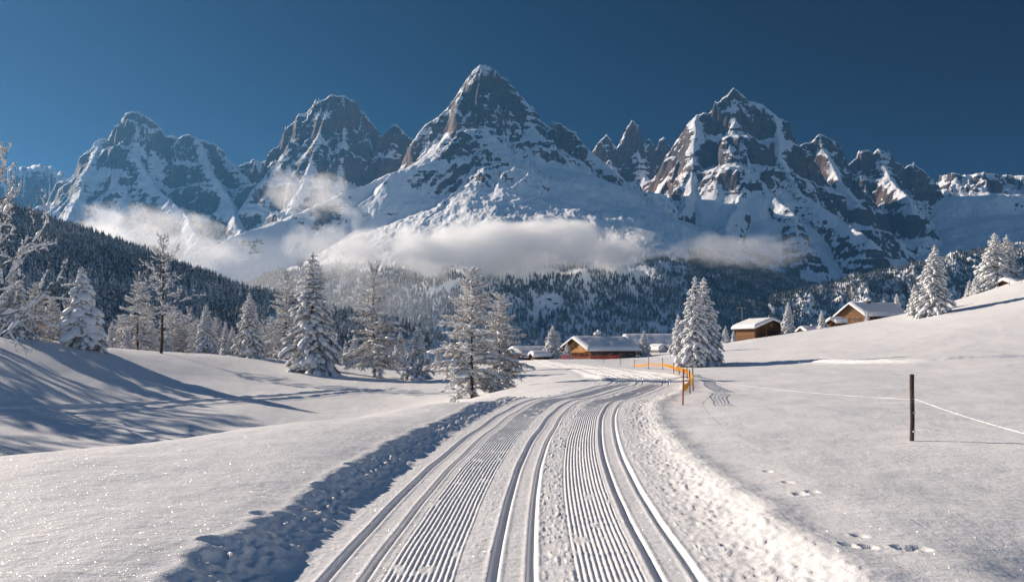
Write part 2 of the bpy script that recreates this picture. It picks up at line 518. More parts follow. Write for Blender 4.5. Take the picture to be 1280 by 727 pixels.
def snow_path(name, P, prof, seed):
    """a narrow trodden or skied path laid over the open snow"""
    seg = np.hypot(*np.diff(P, axis=0).T); acc = np.concatenate([[0], np.cumsum(seg)])
    s_ = np.arange(0, acc[-1], 0.16)
    cx = catmull(acc, P[:, 0], s_); cyy = catmull(acc, P[:, 1], s_)
    tx, ty = np.gradient(cx), np.gradient(cyy); L = np.hypot(tx, ty); tx /= L; ty /= L
    tt = np.linspace(-1.7, 1.7, 48)
    S, T = np.meshgrid(s_, tt, indexing='ij')
    w = 0.12 * noise2(S / 5, S * 0, seed)
    X = cx[:, None] + ty[:, None] * (T + w); Y = cyy[:, None] - tx[:, None] * (T + w)
    q = np.abs(T)
    z = prof(T, S) * (1 - smooth(1.2, 1.6, q)) + 0.03 * fbm(T / .2, S / .3, 3, seed + 3) * (1 - smooth(0.7, 1.3, q))
    Z = ground(X, Y) + z + 0.012 - 0.10 * smooth(1.62, 1.7, q)
    tag(grid_obj(name, X, Y, Z, M['snow']), kind='structure')
def prof_ski(T, S):      # one skier's trench with two grooves and pole-thrown edges
    q = np.abs(T)
    return -0.20 * np.exp(-(q / 0.5) ** 4) + 0.14 * np.exp(-((q - 0.85) / 0.24) ** 2) * (0.7 + 0.5 * noise2(S / .8, T * 2, 301)) - 0.07 * np.exp(-((q - 0.2) / 0.07) ** 2)
def prof_rise(T, S):     # a packed path standing a little proud of the settled field
    q = np.abs(T)
    return 0.22 * (1 - smooth(0.35, 1.0, q)) - 0.08 * np.exp(-((q - 0.3) / 0.1) ** 2) + 0.05 * noise2(S / 1.1, T * 1.5, 305) * np.exp(-(q / .8) ** 2)
snow_path('meadow_ski_track', MEADOW_TRACK, prof_ski, 311)
snow_path('field_path', FIELD_TRACK, prof_rise, 317)

# ------------------------------------------------------------------ mountains: one height field over ridge lines
def ridge_pts(s):
    out = []
    for tok in s.split('|'):
        px, py, d = (float(v) for v in tok.split())
        out.append(at(px, py, d))
    return np.array(out)
def const_depth(s, d):
    return '|'.join(f'{p} {d}' for p in s.split('|'))
# drop below the ridge against distance from it
P_CLIFF = ([0, 60, 160, 300, 600, 1100, 4000], [0, 155, 410, 660, 1020, 1600, 4300])
P_PEAK = ([0, 60, 160, 320, 650, 1200, 4000], [0, 120, 350, 620, 1080, 1750, 4600])
P_SPUR = ([0, 40, 120, 250, 600, 1300, 3000], [0, 50, 185, 350, 740, 1300, 2500])
P_RIB = ([0, 40, 120, 300, 700, 1500, 3000], [0, 24, 92, 235, 490, 900, 1600])
P_SIDE = ([0, 40, 120, 250, 500, 900, 3000], [0, 50, 185, 370, 780, 1300, 3000])
P_SPIRE = ([0, 30, 80, 160, 300, 600, 4000], [0, 100, 270, 480, 740, 1080, 4600])
P_SOFT = ([0, 100, 300, 700, 1500, 3000], [0, 28, 140, 390, 760, 1400])
P_APRON = ([0, 100, 300, 650, 1000, 1400, 3000], [0, 28, 145, 400, 760, 1300, 3400])
P_HILL = ([0, 60, 200, 600, 1500], [0, 6, 50, 200, 480])
P_BUT = ([0, 25, 80, 180, 400, 900], [0, 55, 175, 350, 640, 1600])
RIDGES = []
RRNG = random.Random(77)
def rd(s, prof, d=None):
    P = ridge_pts(const_depth(s, d) if d else s)
    if d:       # a skyline: break it up, then let buttresses run down from it
        Q = []
        for a, b in zip(P[:-1], P[1:]):
            n = max(1, int(math.hypot(*(b - a)) / 42))
            for k in range(n):
                t = k / n
                p = a * (1 - t) + b * t
                if k: p = p + np.array([RRNG.gauss(0, 5), RRNG.gauss(0, 16), RRNG.gauss(0, 9)])
                Q.append(p)
        Q.append(P[-1])
        P = np.array(Q)
        if prof is not P_SOFT:
            acc = 0
            for a, b in zip(P[:-1], P[1:]):
                acc += math.hypot(*(b - a)[:2])
                if acc < RRNG.uniform(55, 130): continue
                acc = 0
                p = a.copy(); rib = [p + np.array([0, -4, -6])]
                L = RRNG.uniform(220, 560); lat = RRNG.gauss(0, .35); keep = RRNG.uniform(30, 95)
                for q in (0.12, 0.3, 0.55, 0.8, 1.0):
                    dist = L * q
                    drop = float(np.interp(dist * 0.92, prof[0], prof[1])) - keep * min(1, q * 2.5) * RRNG.uniform(.6, 1.2)
                    rib.append(p + np.array([lat * dist + RRNG.gauss(0, 12), -dist, -max(drop, 12 + dist * .5)]))
                RIDGES.append((np.array(rib), P_BUT))
    RIDGES.append((P, prof))
# far left ridge
rd('-260 190|-160 180|-60 205|0 208|34 208|48 203|62 206|83 220|100 225|130 240', P_CLIFF, 7600)
# left peak
rd('98 224|107 215|110 198|126 173.5|138 167|144 156|158 142.5|172 140|189 148|200 160|206 170|220 172|234 167|248 173.5|272 182|279 187|284 198|299 208|306 203|318 198|327 202|337 199', P_CLIFF, 6500)
rd('172 140 6500|168 190 6300|190 230 6000|230 265 5600|250 300 5200', P_SPUR)
rd('126 173 6500|110 215 6200|95 255 5800|70 290 5300|40 320 4700', P_SPUR)
rd('248 173 6500|262 210 6200|285 245 5800|300 285 5300|310 330 4700', P_SPUR)
rd('284 198 6500|320 235 6100|352 262 5700|365 300 5300', P_SPUR)
# second peak
rd('340 199|344 191|354 177|361 156|375 141|392 130|406 124|414 118.5|430 120|444 129|458 146|472 167', P_CLIFF, 5900)
rd('414 118 5900|400 170 5700|385 215 5450|370 250 5200|340 290 4800|310 330 4400', P_SIDE)
rd('458 146 5900|468 195 5750|474 240 5550', P_SPUR)
rd('430 120 5900|430 175 5700|424 225 5450|410 275 5150', P_SIDE)
# needles between
rd('472 169|478.5 168|489 158|494 154.6|506 167|516 174|523 171', P_SPIRE, 5700)
rd('493 190 5600|495 215 5520|498 245 5400', P_SIDE)
# central peak
rd('523 170|530 158|540 151|554 137|564.5 132|570 118.5|580 99.6|592 89|602 81|613 84|626 96|640 108|650.5 122|657 132|671 142.6|678 156|685 161.5|690 153|699 153|709 161.5|719 165|724 173.5|731 184|736 189', P_PEAK, 5000)
rd('602 81 5000|604 125 4880|606 160 4740|600 195 4550|588 218 4350|562 246 4150|534 270 3980|508 297 3820|470 345 3500|432 395 3200', P_SIDE)
rd('606 160 4740|640 205 4500|690 240 4250|740 262 4050|790 290 3850|835 322 3650|885 365 3350|940 400 3100', P_APRON)
rd('600 195 4550|602 250 4250|598 290 4000|610 330 3650|640 375 3100|655 410 2700', P_APRON)
rd('736 189 5000|760 212 4880|776 240 4720|805 266 4500|832 300 4250|868 345 3900', P_RIB)
rd('540 151 5000|530 190 4850|522 230 4650|515 265 4450|500 300 4200', P_SIDE)
rd('570 118 5000|566 160 4880|556 200 4700|545 235 4500', P_SPUR)
rd('650 122 5000|668 165 4850|700 205 4650|735 240 4400', P_RIB)
# needles right of it
rd('738 194|744 186|751 176|758 168|763 174|768 182|772 186|777 176|783 161|789 151|794 156|799 168|804 181|810 172|815 178|819 187|825 173|830 171|836 181|842 188|848 184|852 190', P_SPIRE, 6400)
rd('795 190 6280|803 215 6120|812 240 5900', P_SIDE)
rd('762 200 6250|770 222 6100|790 250 5800', P_SIDE)
# right peak
rd('850 187|860 180|865.5 156|871 142.6|881 140|888 141|895 130.5|905 122|919 109|929 117|943 127|953 130.5|967 142.6|977 158|991 172|1000 182', P_CLIFF, 5300)
rd('919 109 5300|922 150 5150|926 180 5020|932 215 4900|925 250 4650|905 290 4300|890 330 3900', P_SPUR)
rd('871 142 5300|866 200 5100|862 240 4900|850 270 4600', P_SPUR)
rd('967 142 5300|975 200 5050|1000 240 4750|1050 270 4450|1085 300 4150', P_SPUR)
rd('926 180 5020|950 225 4800|985 265 4500|1000 300 4200', P_SPUR)
# peaks farther right
rd('1000 182|1005 179|1013 177|1024 167|1036 172|1046 180|1056 194|1063 206', P_CLIFF, 5700)
rd('1024 167 5700|1040 215 5450|1070 250 5150', P_SPUR)
rd('1060 206|1068 198|1077 187|1087 187|1091 192|1099 185.5|1108 192|1115 201|1125 203|1132 210|1142 204|1153 211|1165 225|1173 232', P_SPIRE, 6100)
rd('1099 185 6100|1115 225 5850|1140 255 5500', P_SPUR)
rd('1173 232|1180 228.6|1197 224|1221 222|1228 220|1239 223|1247 225|1263 228.6|1273 220|1285 220|1340 212|1420 190|1500 200', P_SOFT, 6400)
# dark wooded foot slopes in the right valley
rd('1500 262 3800|1380 282 3600|1280 303 3400|1200 320 3300|1130 336 3200|1060 352 3100|1000 368 3000|960 394 2900|930 414 2800', P_SOFT)
# left wooded hill
rd('-330 170 900|-200 215 920|-60 262 960|0 285 985|45 302 1000|100 320 1030|157 338 1060|222 353 1100|270 366 1130|320 380 1160|380 397 1190|440 416 1230|520 432 1300', P_HILL)
rd('200 352 1085|290 375 900|350 392 800|420 412 700', P_HILL)

def mountain_sheet():
    u = np.concatenate([np.linspace(-0.95, -0.69, 120)[:-1], np.linspace(-0.69, 0.69, 1380), np.linspace(0.69, 0.95, 120)[1:]])
    d = np.concatenate([np.exp(np.linspace(math.log(330), math.log(2600), 190))[:-1], np.linspace(2600, 6700, 600), np.linspace(6700, 9000, 50)[1:]])
    D, U = np.meshgrid(d, u, indexing='ij')
    X = (U * D).astype(f32); Y = D.astype(f32)
    k = smooth(1800, 3000, Y)
    wx = X + k * (14 * fbm(X / 150, Y / 150, 2, 101)); wy = Y + k * (40 * fbm(X / 240, Y / 240, 2, 103))
    H = np.full(X.shape, -1e5, f32)
    RD = np.full(X.shape, 1e5, f32); RS = np.zeros(X.shape, f32)
    arc = 0.0
    for P, prof in RIDGES:
        arc += 977.0
        reach = 900 if prof is P_BUT else 3600
        for (ax, ay, az), (bx, by, bz) in zip(P[:-1], P[1:]):
            dx, dy = bx - ax, by - ay
            L = math.hypot(dx, dy)
            r0, r1 = np.searchsorted(d, (min(ay, by) - reach, max(ay, by) + reach))
            yl = max(min(ay, by) - reach, 330)
            c0, c1 = np.searchsorted(u, (min((min(ax, bx) - reach) / yl, (min(ax, bx) - reach) / (max(ay, by) + reach)), max((max(ax, bx) + reach) / yl, (max(ax, bx) + reach) / (max(ay, by) + reach))))
            sl = (slice(r0, r1), slice(c0, c1))
            if r1 <= r0 or c1 <= c0: continue
            wxs, wys = wx[sl], wy[sl]
            t = np.clip(((wxs - ax) * dx + (wys - ay) * dy) / (L * L), 0, 1).astype(f32)
            q = np.hypot(wxs - ax - t * dx, wys - ay - t * dy).astype(f32)
            q = np.sqrt(q * q + 25) - 5
            h = az + t * (bz - az) - np.interp(q, prof[0] + [30000], prof[1] + [prof[1][-1] + 12000]).astype(f32)
            up = h > H[sl]
            side = np.where((wxs - ax) * dy - (wys - ay) * dx > 0, 0, 5000).astype(f32)
            H[sl] = np.where(up, h, H[sl]); RS[sl] = np.where(up, arc + t * L + side, RS[sl])
            RD[sl] = np.where(up, q + (120 if prof is P_BUT else 0), RD[sl])
            arc += L
    base = -40 + 0 * X
    base = base + smooth(2200, 6500, Y) * 150
    H = np.maximum(H, base)
    # soft union with the valley floor
    hb = H - base
    H = base + 0.5 * (hb + np.sqrt(hb * hb + 900.0)) - 15.0 * np.exp(-hb / 60)
    H = np.where(RD < 1e4, H, base)
    steep = 1 - smooth(180, 620, RD)
    g = smooth(0, 160, RD) * (1 - smooth(500, 1300, RD)) * k
    # ribs and couloirs running straight down from the ridges
    dd = RD * 0.25
    gul = ridged(RS / 210 + 0.25 * fbm(X / 300, Y / 300, 2, 109), dd / 700, 2, 111) - 0.75
    gul2 = ridged(RS / 70 + 0.35 * fbm(X / 120, Y / 120, 2, 113), dd / 160, 2, 114) - 0.75
    H = H + g * ((14 + 34 * steep) * gul + (9 + 18 * steep) * gul2)
    H = H + smooth(0, 150, RD) * k * (2 + 30 * steep) * (ridged(X / 150, Y / 170, 3, 117) - 0.8)
    H = H + smooth(150, 700, RD) * k * (14 * fbm(X / 600, Y / 600, 2, 119) + 7 * fbm(X / 60, Y / 130, 4, 120, 0.6))
    fin = smooth(0, 50, RD) * 0.35 + 0.65
    H = H + k * fin * ((1.5 + 6.5 * steep) * fbm(X / 38, Y / 38, 4, 121, 0.6))
    # beds of dolomite: terraces
    Pz = 52.0
    ph = H / Pz + 0.5 * fbm(X / 900, Y / 900, 2, 131)
    ta = smooth(-0.2, 0.5, fbm(X / 500, Y / 500, 2, 135)) * k * (0.25 + 0.75 * steep) * smooth(200, 500, H)
    P2 = 250.0
    ph2 = (H + 0.10 * X + 60 * fbm(X / 700, Y / 700, 2, 133)) / P2
    tb = (0.3 + 0.7 * smooth(500, 900, np.abs(X + 100)) * 1.0) * smooth(-0.35, 0.35, fbm(X / 800 + 3, Y / 800, 2, 137)) * k * smooth(20, 120, RD) * smooth(350, 600, H) * (0.3 + 0.7 * (1 - smooth(500, 1000, RD)))
    H = H - tb * 0.85 * P2 / (2 * math.pi) * np.sin(2 * math.pi * ph2)
    H = H - ta * 0.45 * Pz / (2 * math.pi) * np.sin(2 * math.pi * ph)
    H = H + (1 - k) * 8 * fbm(X / 160, Y / 160, 3, 141) * smooth(330, 600, Y)
    # snow sticks to steeper ground lower down
    snowline = 0.53 - 0.13 * (1 - steep) - 0.35 * (1 - k) - 0.10 * (1 - smooth(15, 90, RD))
    snowline = snowline + 0.08 * fbm(X / 600, Y / 600, 2, 151)
    o = grid_obj('mountains', X, Y, H, M['mountain'], attrs={'snowline': snowline})
    tag(o, kind='structure')
    return X, Y, H
MX, MY, MH = mountain_sheet()

# ------------------------------------------------------------------ the air
def box_mesh(name, lo, hi):
    x0, y0, z0 = lo; x1, y1, z1 = hi
    V = [(x0, y0, z0), (x1, y0, z0), (x1, y1, z0), (x0, y1, z0), (x0, y0, z1), (x1, y0, z1), (x1, y1, z1), (x0, y1, z1)]
    F = [(3, 2, 1, 0), (4, 5, 6, 7), (0, 1, 5, 4), (1, 2, 6, 5), (2, 3, 7, 6), (3, 0, 4, 7)]
    return mesh_np(name, V, F, smooth_shade=False)
def haze_mat(dens):
    t = NT('air')
    v = t.n('VolumePrincipled')
    v.inputs['Color'].default_value = (0.17, 0.52, 1.0, 1)
    v.inputs['Density'].default_value = dens
    v.inputs['Anisotropy'].default_value = 0.35
    t.l(v.outputs[0], t.out.inputs['Volume'])
    return t.m
me = box_mesh('haze', (-9200, -440, float(min(MH.min(), Z.min())) - 1.5), (9200, 9100, float(MH.max()) + 30))
me.materials.append(haze_mat(2.5e-5))
tag(link(bpy.data.objects.new('haze', me)), kind='stuff')

# ------------------------------------------------------------------ materials for trees, houses, fences
def mat_plain(name, c1, c2, scale=6.0, rough=0.8, bump=0.3, stretch=(1, 1, 1), obj_space=True, spec=0.2, metal=0.0):
    t = NT(name)
    co = t.n('TexCoord').outputs['Object'] if obj_space else t.n('NewGeometry').outputs['Position']
    mp = t.n('Mapping'); t.l(co, mp.inputs[0]); mp.inputs['Scale'].default_value = stretch
    n = t.noise(mp.outputs[0], scale, 4, 0.65)
    col = t.mix(t.ramp(n, 0.3, 0.7), c1, c2)
    b = t.bsdf(col, rough, spec, t.bump(n, bump, 0.02))
    b.inputs['Metallic'].default_value = metal
    return t.m
def mat_frosted(name, c1, c2, lo, hi):
    t = NT(name)
    geo = t.n('NewGeometry'); pos = geo.outputs['Position']
    n = t.noise(pos, 2.2, 4, 0.7); n2 = t.noise(pos, 11.0, 2, 0.6)
    sep = t.n('SeparateXYZ'); t.l(geo.outputs['True Normal'], sep.inputs[0])
    col = t.mix(t.ramp(n, 0.3, 0.7), c1, c2)
    f = t.math('ADD', t.math('MULTIPLY', n2, 0.7), t.math('MULTIPLY', t.math('ABSOLUTE', sep.outputs[2]), 0.45))
    f = t.ramp(t.math('ADD', f, t.math('MULTIPLY', n, 0.4)), lo, hi)
    col = t.mix(f, col, (0.66, 0.665, 0.68))
    t.bsdf(col, 0.75, 0.15)
    return t.m
M['needles'] = mat_frosted('frosted_needles', (0.022, 0.034, 0.022), (0.06, 0.075, 0.045), 0.50, 0.86)
M['larch_twigs'] = mat_frosted('frosted_larch_twigs', (0.085, 0.055, 0.037), (0.19, 0.13, 0.09), 0.52, 0.88)
M['bark'] = mat_plain('bark', (0.045, 0.032, 0.026), (0.12, 0.09, 0.07), 5.0, 0.9, 0.6, (1, 1, 0.3))
M['tree_snow'] = mat_plain('tree_snow', (0.83, 0.83, 0.835), (0.89, 0.885, 0.88), 3.0, 0.6, 0.25, obj_space=False)
def mat_far_tree(lo=-0.13, hi=0.27):
    t = NT('far_conifers')
    geo = t.n('NewGeometry')
    sep = t.n('SeparateXYZ'); t.l(geo.outputs['Normal'], sep.inputs[0])
    n = t.noise(geo.outputs['Position'], 0.55, 3, 0.7)
    n2 = t.noise(geo.outputs['Position'], 0.012, 2, 0.5)
    s = t.math('ADD', t.math('MULTIPLY', t.math('SUBTRACT', n, 0.5), 1.5), t.math('MULTIPLY', t.math('SUBTRACT', n2, 0.5), 0.5))
    s = t.math('ADD', s, t.math('MULTIPLY', sep.outputs[2], 0.35))
    f = t.ramp(s, lo, hi)
    col = t.mix(f, (0.028, 0.036, 0.032), (0.62, 0.63, 0.65))
    t.bsdf(col, 0.85, 0.1)
    return t.m
M['far_tree'] = mat_far_tree()
M['valley_tree'] = mat_far_tree(0.04, 0.40)      # less white on the crowns, tuned darker for the valley woods

# ------------------------------------------------------------------ tree prototypes
def _ico():
    import bmesh
    bm = bmesh.new(); bmesh.ops.create_icosphere(bm, subdivisions=2, radius=1.0)
    V = np.array([v.co[:] for v in bm.verts], f32); F = np.array([[v.index for v in f.verts] for f in bm.faces], np.int32)
    bm.free()
    bm = bmesh.new(); bmesh.ops.create_icosphere(bm, subdivisions=1, radius=1.0)
    V1 = np.array([v.co[:] for v in bm.verts], f32); F1 = np.array([[v.index for v in f.verts] for f in bm.faces], np.int32)
    bm.free()
    return (V, F), (V1, F1)
ICO2, ICO1 = _ico()

class Soup:
    """triangles of many small pieces gathered into one part"""
    def __init__(s): s.V = []; s.F = []; s.n = 0
    def add(s, V, F):
        s.V.append(np.asarray(V, f32)); s.F.append(np.asarray(F, np.int32) + s.n); s.n += len(V)
    def blob(s, c, ax, ay, az, rng, ico=ICO1, rough=0.22):
        V, F = ico
        k = 1 + rough * (rng.random(len(V)).astype(f32) - 0.5) * 2
        W = (V * k[:, None])
        # flatter underneath
        W = W * np.where(W[:, 2:] < 0, np.array([1, 1, 0.55], f32), 1)
        s.add(W[:, :1] * ax + W[:, 1:2] * ay + W[:, 2:] * az + c, F)
    def tube(s, P, r, k=4):
        P = np.asarray(P, float); n = len(P); r = np.broadcast_to(r, n)
        T = np.gradient(P, axis=0); T /= np.linalg.norm(T, axis=1)[:, None] + 1e-9
        up = np.array([0, 0, 1.0]) if abs(T[0, 2]) < 0.9 else np.array([1.0, 0, 0])
        A = np.cross(T, up); A /= np.linalg.norm(A, axis=1)[:, None] + 1e-9
        B = np.cross(T, A)
        an = np.arange(k) * 2 * math.pi / k
        V = (P[:, None] + (A[:, None] * np.cos(an)[None, :, None] + B[:, None] * np.sin(an)[None, :, None]) * r[:, None, None]).reshape(-1, 3)
        F = []
        for i in range(n - 1):
            for j in range(k):
                a = i * k + j; b = i * k + (j + 1) % k
                F += [(a, b, b + k), (a, b + k, a + k)]
        s.add(V, F)
    def kite(s, p, d, w, l, droop=0.0):
        """a narrow leaf-shaped blade from p along d, w = sideways vector"""
        m = p + d * l * 0.45; e = p + d * l + np.array([0, 0, -droop * l])
        s.add([p, m + w, e, m - w], [(0, 1, 2), (0, 2, 3)])
    def build(s, name, mat, smooth_shade=True):
        V = np.concatenate(s.V); F = np.concatenate(s.F)
        return mesh_np(name, V, F, [mat], smooth_shade)

def unit(v):
    return v / (np.linalg.norm(v) + 1e-9)

def spruce_parts(H, Rb, seed, snow=1.0, lumps=1.0, dens=1.0, low=0.05):
    rng = np.random.default_rng(seed)
    tr, cr, sn = Soup(), Soup(), Soup()
    zz = np.linspace(-0.4, H, 8)
    tr.tube(np.stack([0.02 * H * 0.2 * np.sin(zz), 0 * zz, zz], 1), 0.022 * H * (1 - np.clip(zz / H, 0, 1)) + 0.012, 7)
    nwh = int(24 * dens); lean = rng.uniform(-1, 1, 24)
    for i in range(nwh):
        f = low + (0.975 - low) * (i / (nwh - 1)) ** 0.92
        z0 = f * H
        nb = rng.integers(5, 8) if f < 0.85 else rng.integers(3, 5)
        ph0 = rng.uniform(0, 6.28)
        for b in range(nb):
            ph = ph0 + b * 6.283 / nb + rng.normal(0, 0.22)
            L = Rb * ((1 - f) ** 0.85) * rng.uniform(0.68, 1.15) * (1 + 0.10 * math.sin(ph * 2 + lean[0] * 3) ) + 0.10 * Rb * rng.uniform(0.5, 1)
            e0 = -0.12 + 0.75 * f ** 1.5 + rng.normal(0, 0.07)
            dr = 0.50 + 0.25 * rng.random() - 0.35 * f
            ca, sa = math.cos(ph), math.sin(ph)
            def P(s):
                return np.array([ca * s * L, sa * s * L, z0 + s * L * math.tan(e0) - dr * L * s * s])
            def D(s):
                return unit(np.array([ca, sa, math.tan(e0) - 2 * dr * s]))
            tr.tube([P(s) for s in (0, 0.4, 0.8)], np.array([0.02, 0.014, 0.006]) * (0.5 + L * 0.4), 3)
            side = np.array([-sa, ca, 0.0])
            nf = int(8 + 5 * L)
            for s in np.linspace(0.2, 1.0, nf):
                p = P(s); d = D(s)
                for sg in (-1, 1):
                    a = rng.uniform(0.5, 1.15) * (1.1 - 0.55 * s)
                    dd = unit(d * math.cos(a) + side * sg * math.sin(a) + np.array([0, 0, -rng.uniform(0.05, 0.55)]))
                    l = L * 0.30 * rng.uniform(0.6, 1.2) * (1.15 - 0.55 * s) + 0.10
                    w = unit(np.cross(dd, [rng.normal(0, .5), rng.normal(0, .5), 1])) * l * rng.uniform(0.11, 0.2)
                    cr.kite(p, dd, w, l, rng.uniform(0, 0.35))
                if rng.random() < 0.55:
                    l = rng.uniform(0.12, 0.3) * (0.5 + 0.4 * L)
                    w = unit(side + d * rng.normal(0, .6)) * l * 0.2
                    cr.kite(p, unit(np.array([0, 0, -1.0]) + d * 0.4 + side * rng.normal(0, .3)), w, l)
            if rng.random() < 0.06: continue
            for s in (0.22, 0.42, 0.6, 0.78, 0.96):
                if rng.random() > 0.93 * snow ** 0.5: continue
                p = P(s + rng.normal(0, 0.04)); d = D(s)
                nrm = unit(np.cross(d, side)); nrm = nrm if nrm[2] > 0 else -nrm
                k = lumps * rng.uniform(0.75, 1.45)
                al = (0.155 * L + 0.05) * k; bl = (0.13 * L + 0.045) * k * (1.25 - 0.5 * s); cl = (0.055 * L + 0.035) * k * snow
                off = side * rng.normal(0, 0.09) * L
                sn.blob(p + nrm * cl * 0.55 + off, d * al, side * bl, nrm * cl, rng)
                if rng.random() < 0.8:     # a side spray carries its own pad
                    sg = rng.choice([-1, 1])
                    p2 = p + side * sg * bl * 1.25 + np.array([0, 0, -0.10 * L - 0.02])
                    d2 = unit(d + side * sg * 0.9 + np.array([0, 0, -0.35])); s2 = unit(np.cross(np.array([0, 0, 1.0]), d2)); n2 = np.cross(d2, s2)
                    sn.blob(p2, d2 * al * 0.75, s2 * bl * 0.55, n2 * cl * 0.8, rng)
    for q in (0.93, 0.96, 0.99, 1.005):     # the loaded leader
        a = H * 0.012 * (1.6 - (q - 0.93) * 12)
        sn.blob(np.array([0, 0, q * H]), np.array([a, 0, 0]), np.array([0, a, 0]), np.array([0, 0, H * 0.016]), rng)
    return tr, cr, sn

def larch_parts(H, Rb, seed, snow=1.0, bare_top=0.0, low=0.07, dens=1.0, asc=0.2, top_snow=0.25):
    rng = np.random.default_rng(seed)
    tr, cr, sn = Soup(), Soup(), Soup()
    zz = np.linspace(-0.4, H, 9)
    cx = 0.010 * H * np.cumsum(rng.normal(0, 0.5, 9)); cx -= cx[0]
    tr.tube(np.stack([cx, cx[::-1] * 0.5 - cx[-1] * .5, zz], 1), 0.013 * H * (1 - np.clip(zz / H, 0, 1)) + 0.010, 6)
    nb = int(90 * dens)
    for i in range(nb):
        f = low + (0.98 - low) * ((i + rng.random()) / nb)
        z0 = f * H; ph = i * 2.399 + rng.normal(0, 0.4)
        top = bare_top > 0 and f > 1 - bare_top
        L = Rb * (min(1.0, 0.45 + f * 2.6) * (1 - f) ** 0.75) * rng.uniform(0.55, 1.2) + 0.12 * Rb
        e0 = asc * 0.5 + 0.5 * f + rng.normal(0, 0.12)
        dr = 0.42 * (1 - f) * rng.uniform(0.5, 1.4)
        if top:
            e0 = rng.uniform(0.75, 1.15); dr = -0.2; L = L * 0.6 + H * 0.10 * (1 - f) / max(bare_top, .01)
        ca, sa = math.cos(ph), math.sin(ph); side = np.array([-sa, ca, 0.0])
        k1 = rng.normal(0, 0.12)
        bx = np.interp(z0, zz, cx); by = np.interp(z0, zz, cx[::-1] * 0.5 - cx[-1] * .5)
        ce = math.cos(e0)
        def P(s):
            return np.array([bx + ca * s * L * ce, by + sa * s * L * ce, z0 + s * L * math.sin(e0) - dr * L * s * s]) + side * k1 * L * s * s
        def D(s):
            return unit(P(s + 0.03) - P(s - 0.03))
        tr.tube([P(s) for s in (0, 0.3, 0.6, 0.85, 1.0)], np.array([0.024, 0.018, 0.012, 0.007, 0.004]) * (0.45 + 0.35 * L), 3)
        nt = int(9 + 6 * L)
        for s in np.linspace(0.18, 1.0, nt):
            p = P(s); d = D(s)
            for sg in (-1, 1):
                a = rng.uniform(0.5, 1.2)
                dd = unit(d * math.cos(a) + side * sg * math.sin(a) + np.array([0, 0, rng.normal(-0.25, 0.3) if not top else 0.5]))
                l = (0.30 * L * (1.15 - 0.7 * s) + 0.10) * rng.uniform(0.4, 1.2)
                w = unit(np.cross(dd, [rng.normal(), rng.normal(), 1])) * (0.010 + 0.012 * l)
                cr.kite(p, dd, w, l, 0.15)
                m = p + dd * l * 0.55
                for _ in range(2):
                    d3 = unit(dd + rng.normal(0, 0.6, 3) + np.array([0, 0, -0.25]))
                    cr.kite(m, d3, unit(np.cross(d3, [rng.normal(), rng.normal(), 1])) * 0.012, l * rng.uniform(0.3, 0.55), 0.1)
                if rng.random() < 0.62 * snow and not top:
                    q = p + dd * l * rng.uniform(0.3, 0.9) + np.array([0, 0, 0.02])
                    w2 = unit(np.cross([0, 0, 1.0], dd)); kk = rng.uniform(0.6, 1.3)
                    sn.blob(q, dd * l * 0.30 * kk, w2 * (0.035 + 0.05 * l) * kk, np.array([0, 0, 0.03 + 0.03 * l]) * kk, rng)
        if top and rng.random() > top_snow: continue
        for s in np.linspace(0.15, 0.95, 5):
            if rng.random() > 0.8 * snow: continue
            d = D(s); p = P(s + rng.normal(0, .03)); k = rng.uniform(0.6, 1.35)
            n_ = np.cross(d, side); n_ = n_ if n_[2] > 0 else -n_
            sn.blob(p + n_ * 0.04, d * (0.11 * L + 0.05) * k, side * (0.045 * L + 0.04) * k, n_ * (0.03 * L + 0.035) * k, rng)
            if rng.random() < 0.22:
                sn.blob(p + side * rng.normal(0, .08) * L + n_ * 0.03, d * (0.10 * L + 0.06) * k, side * (0.09 * L + 0.05) * k, n_ * (0.045 * L + 0.04) * k, rng)
    return tr, cr, sn

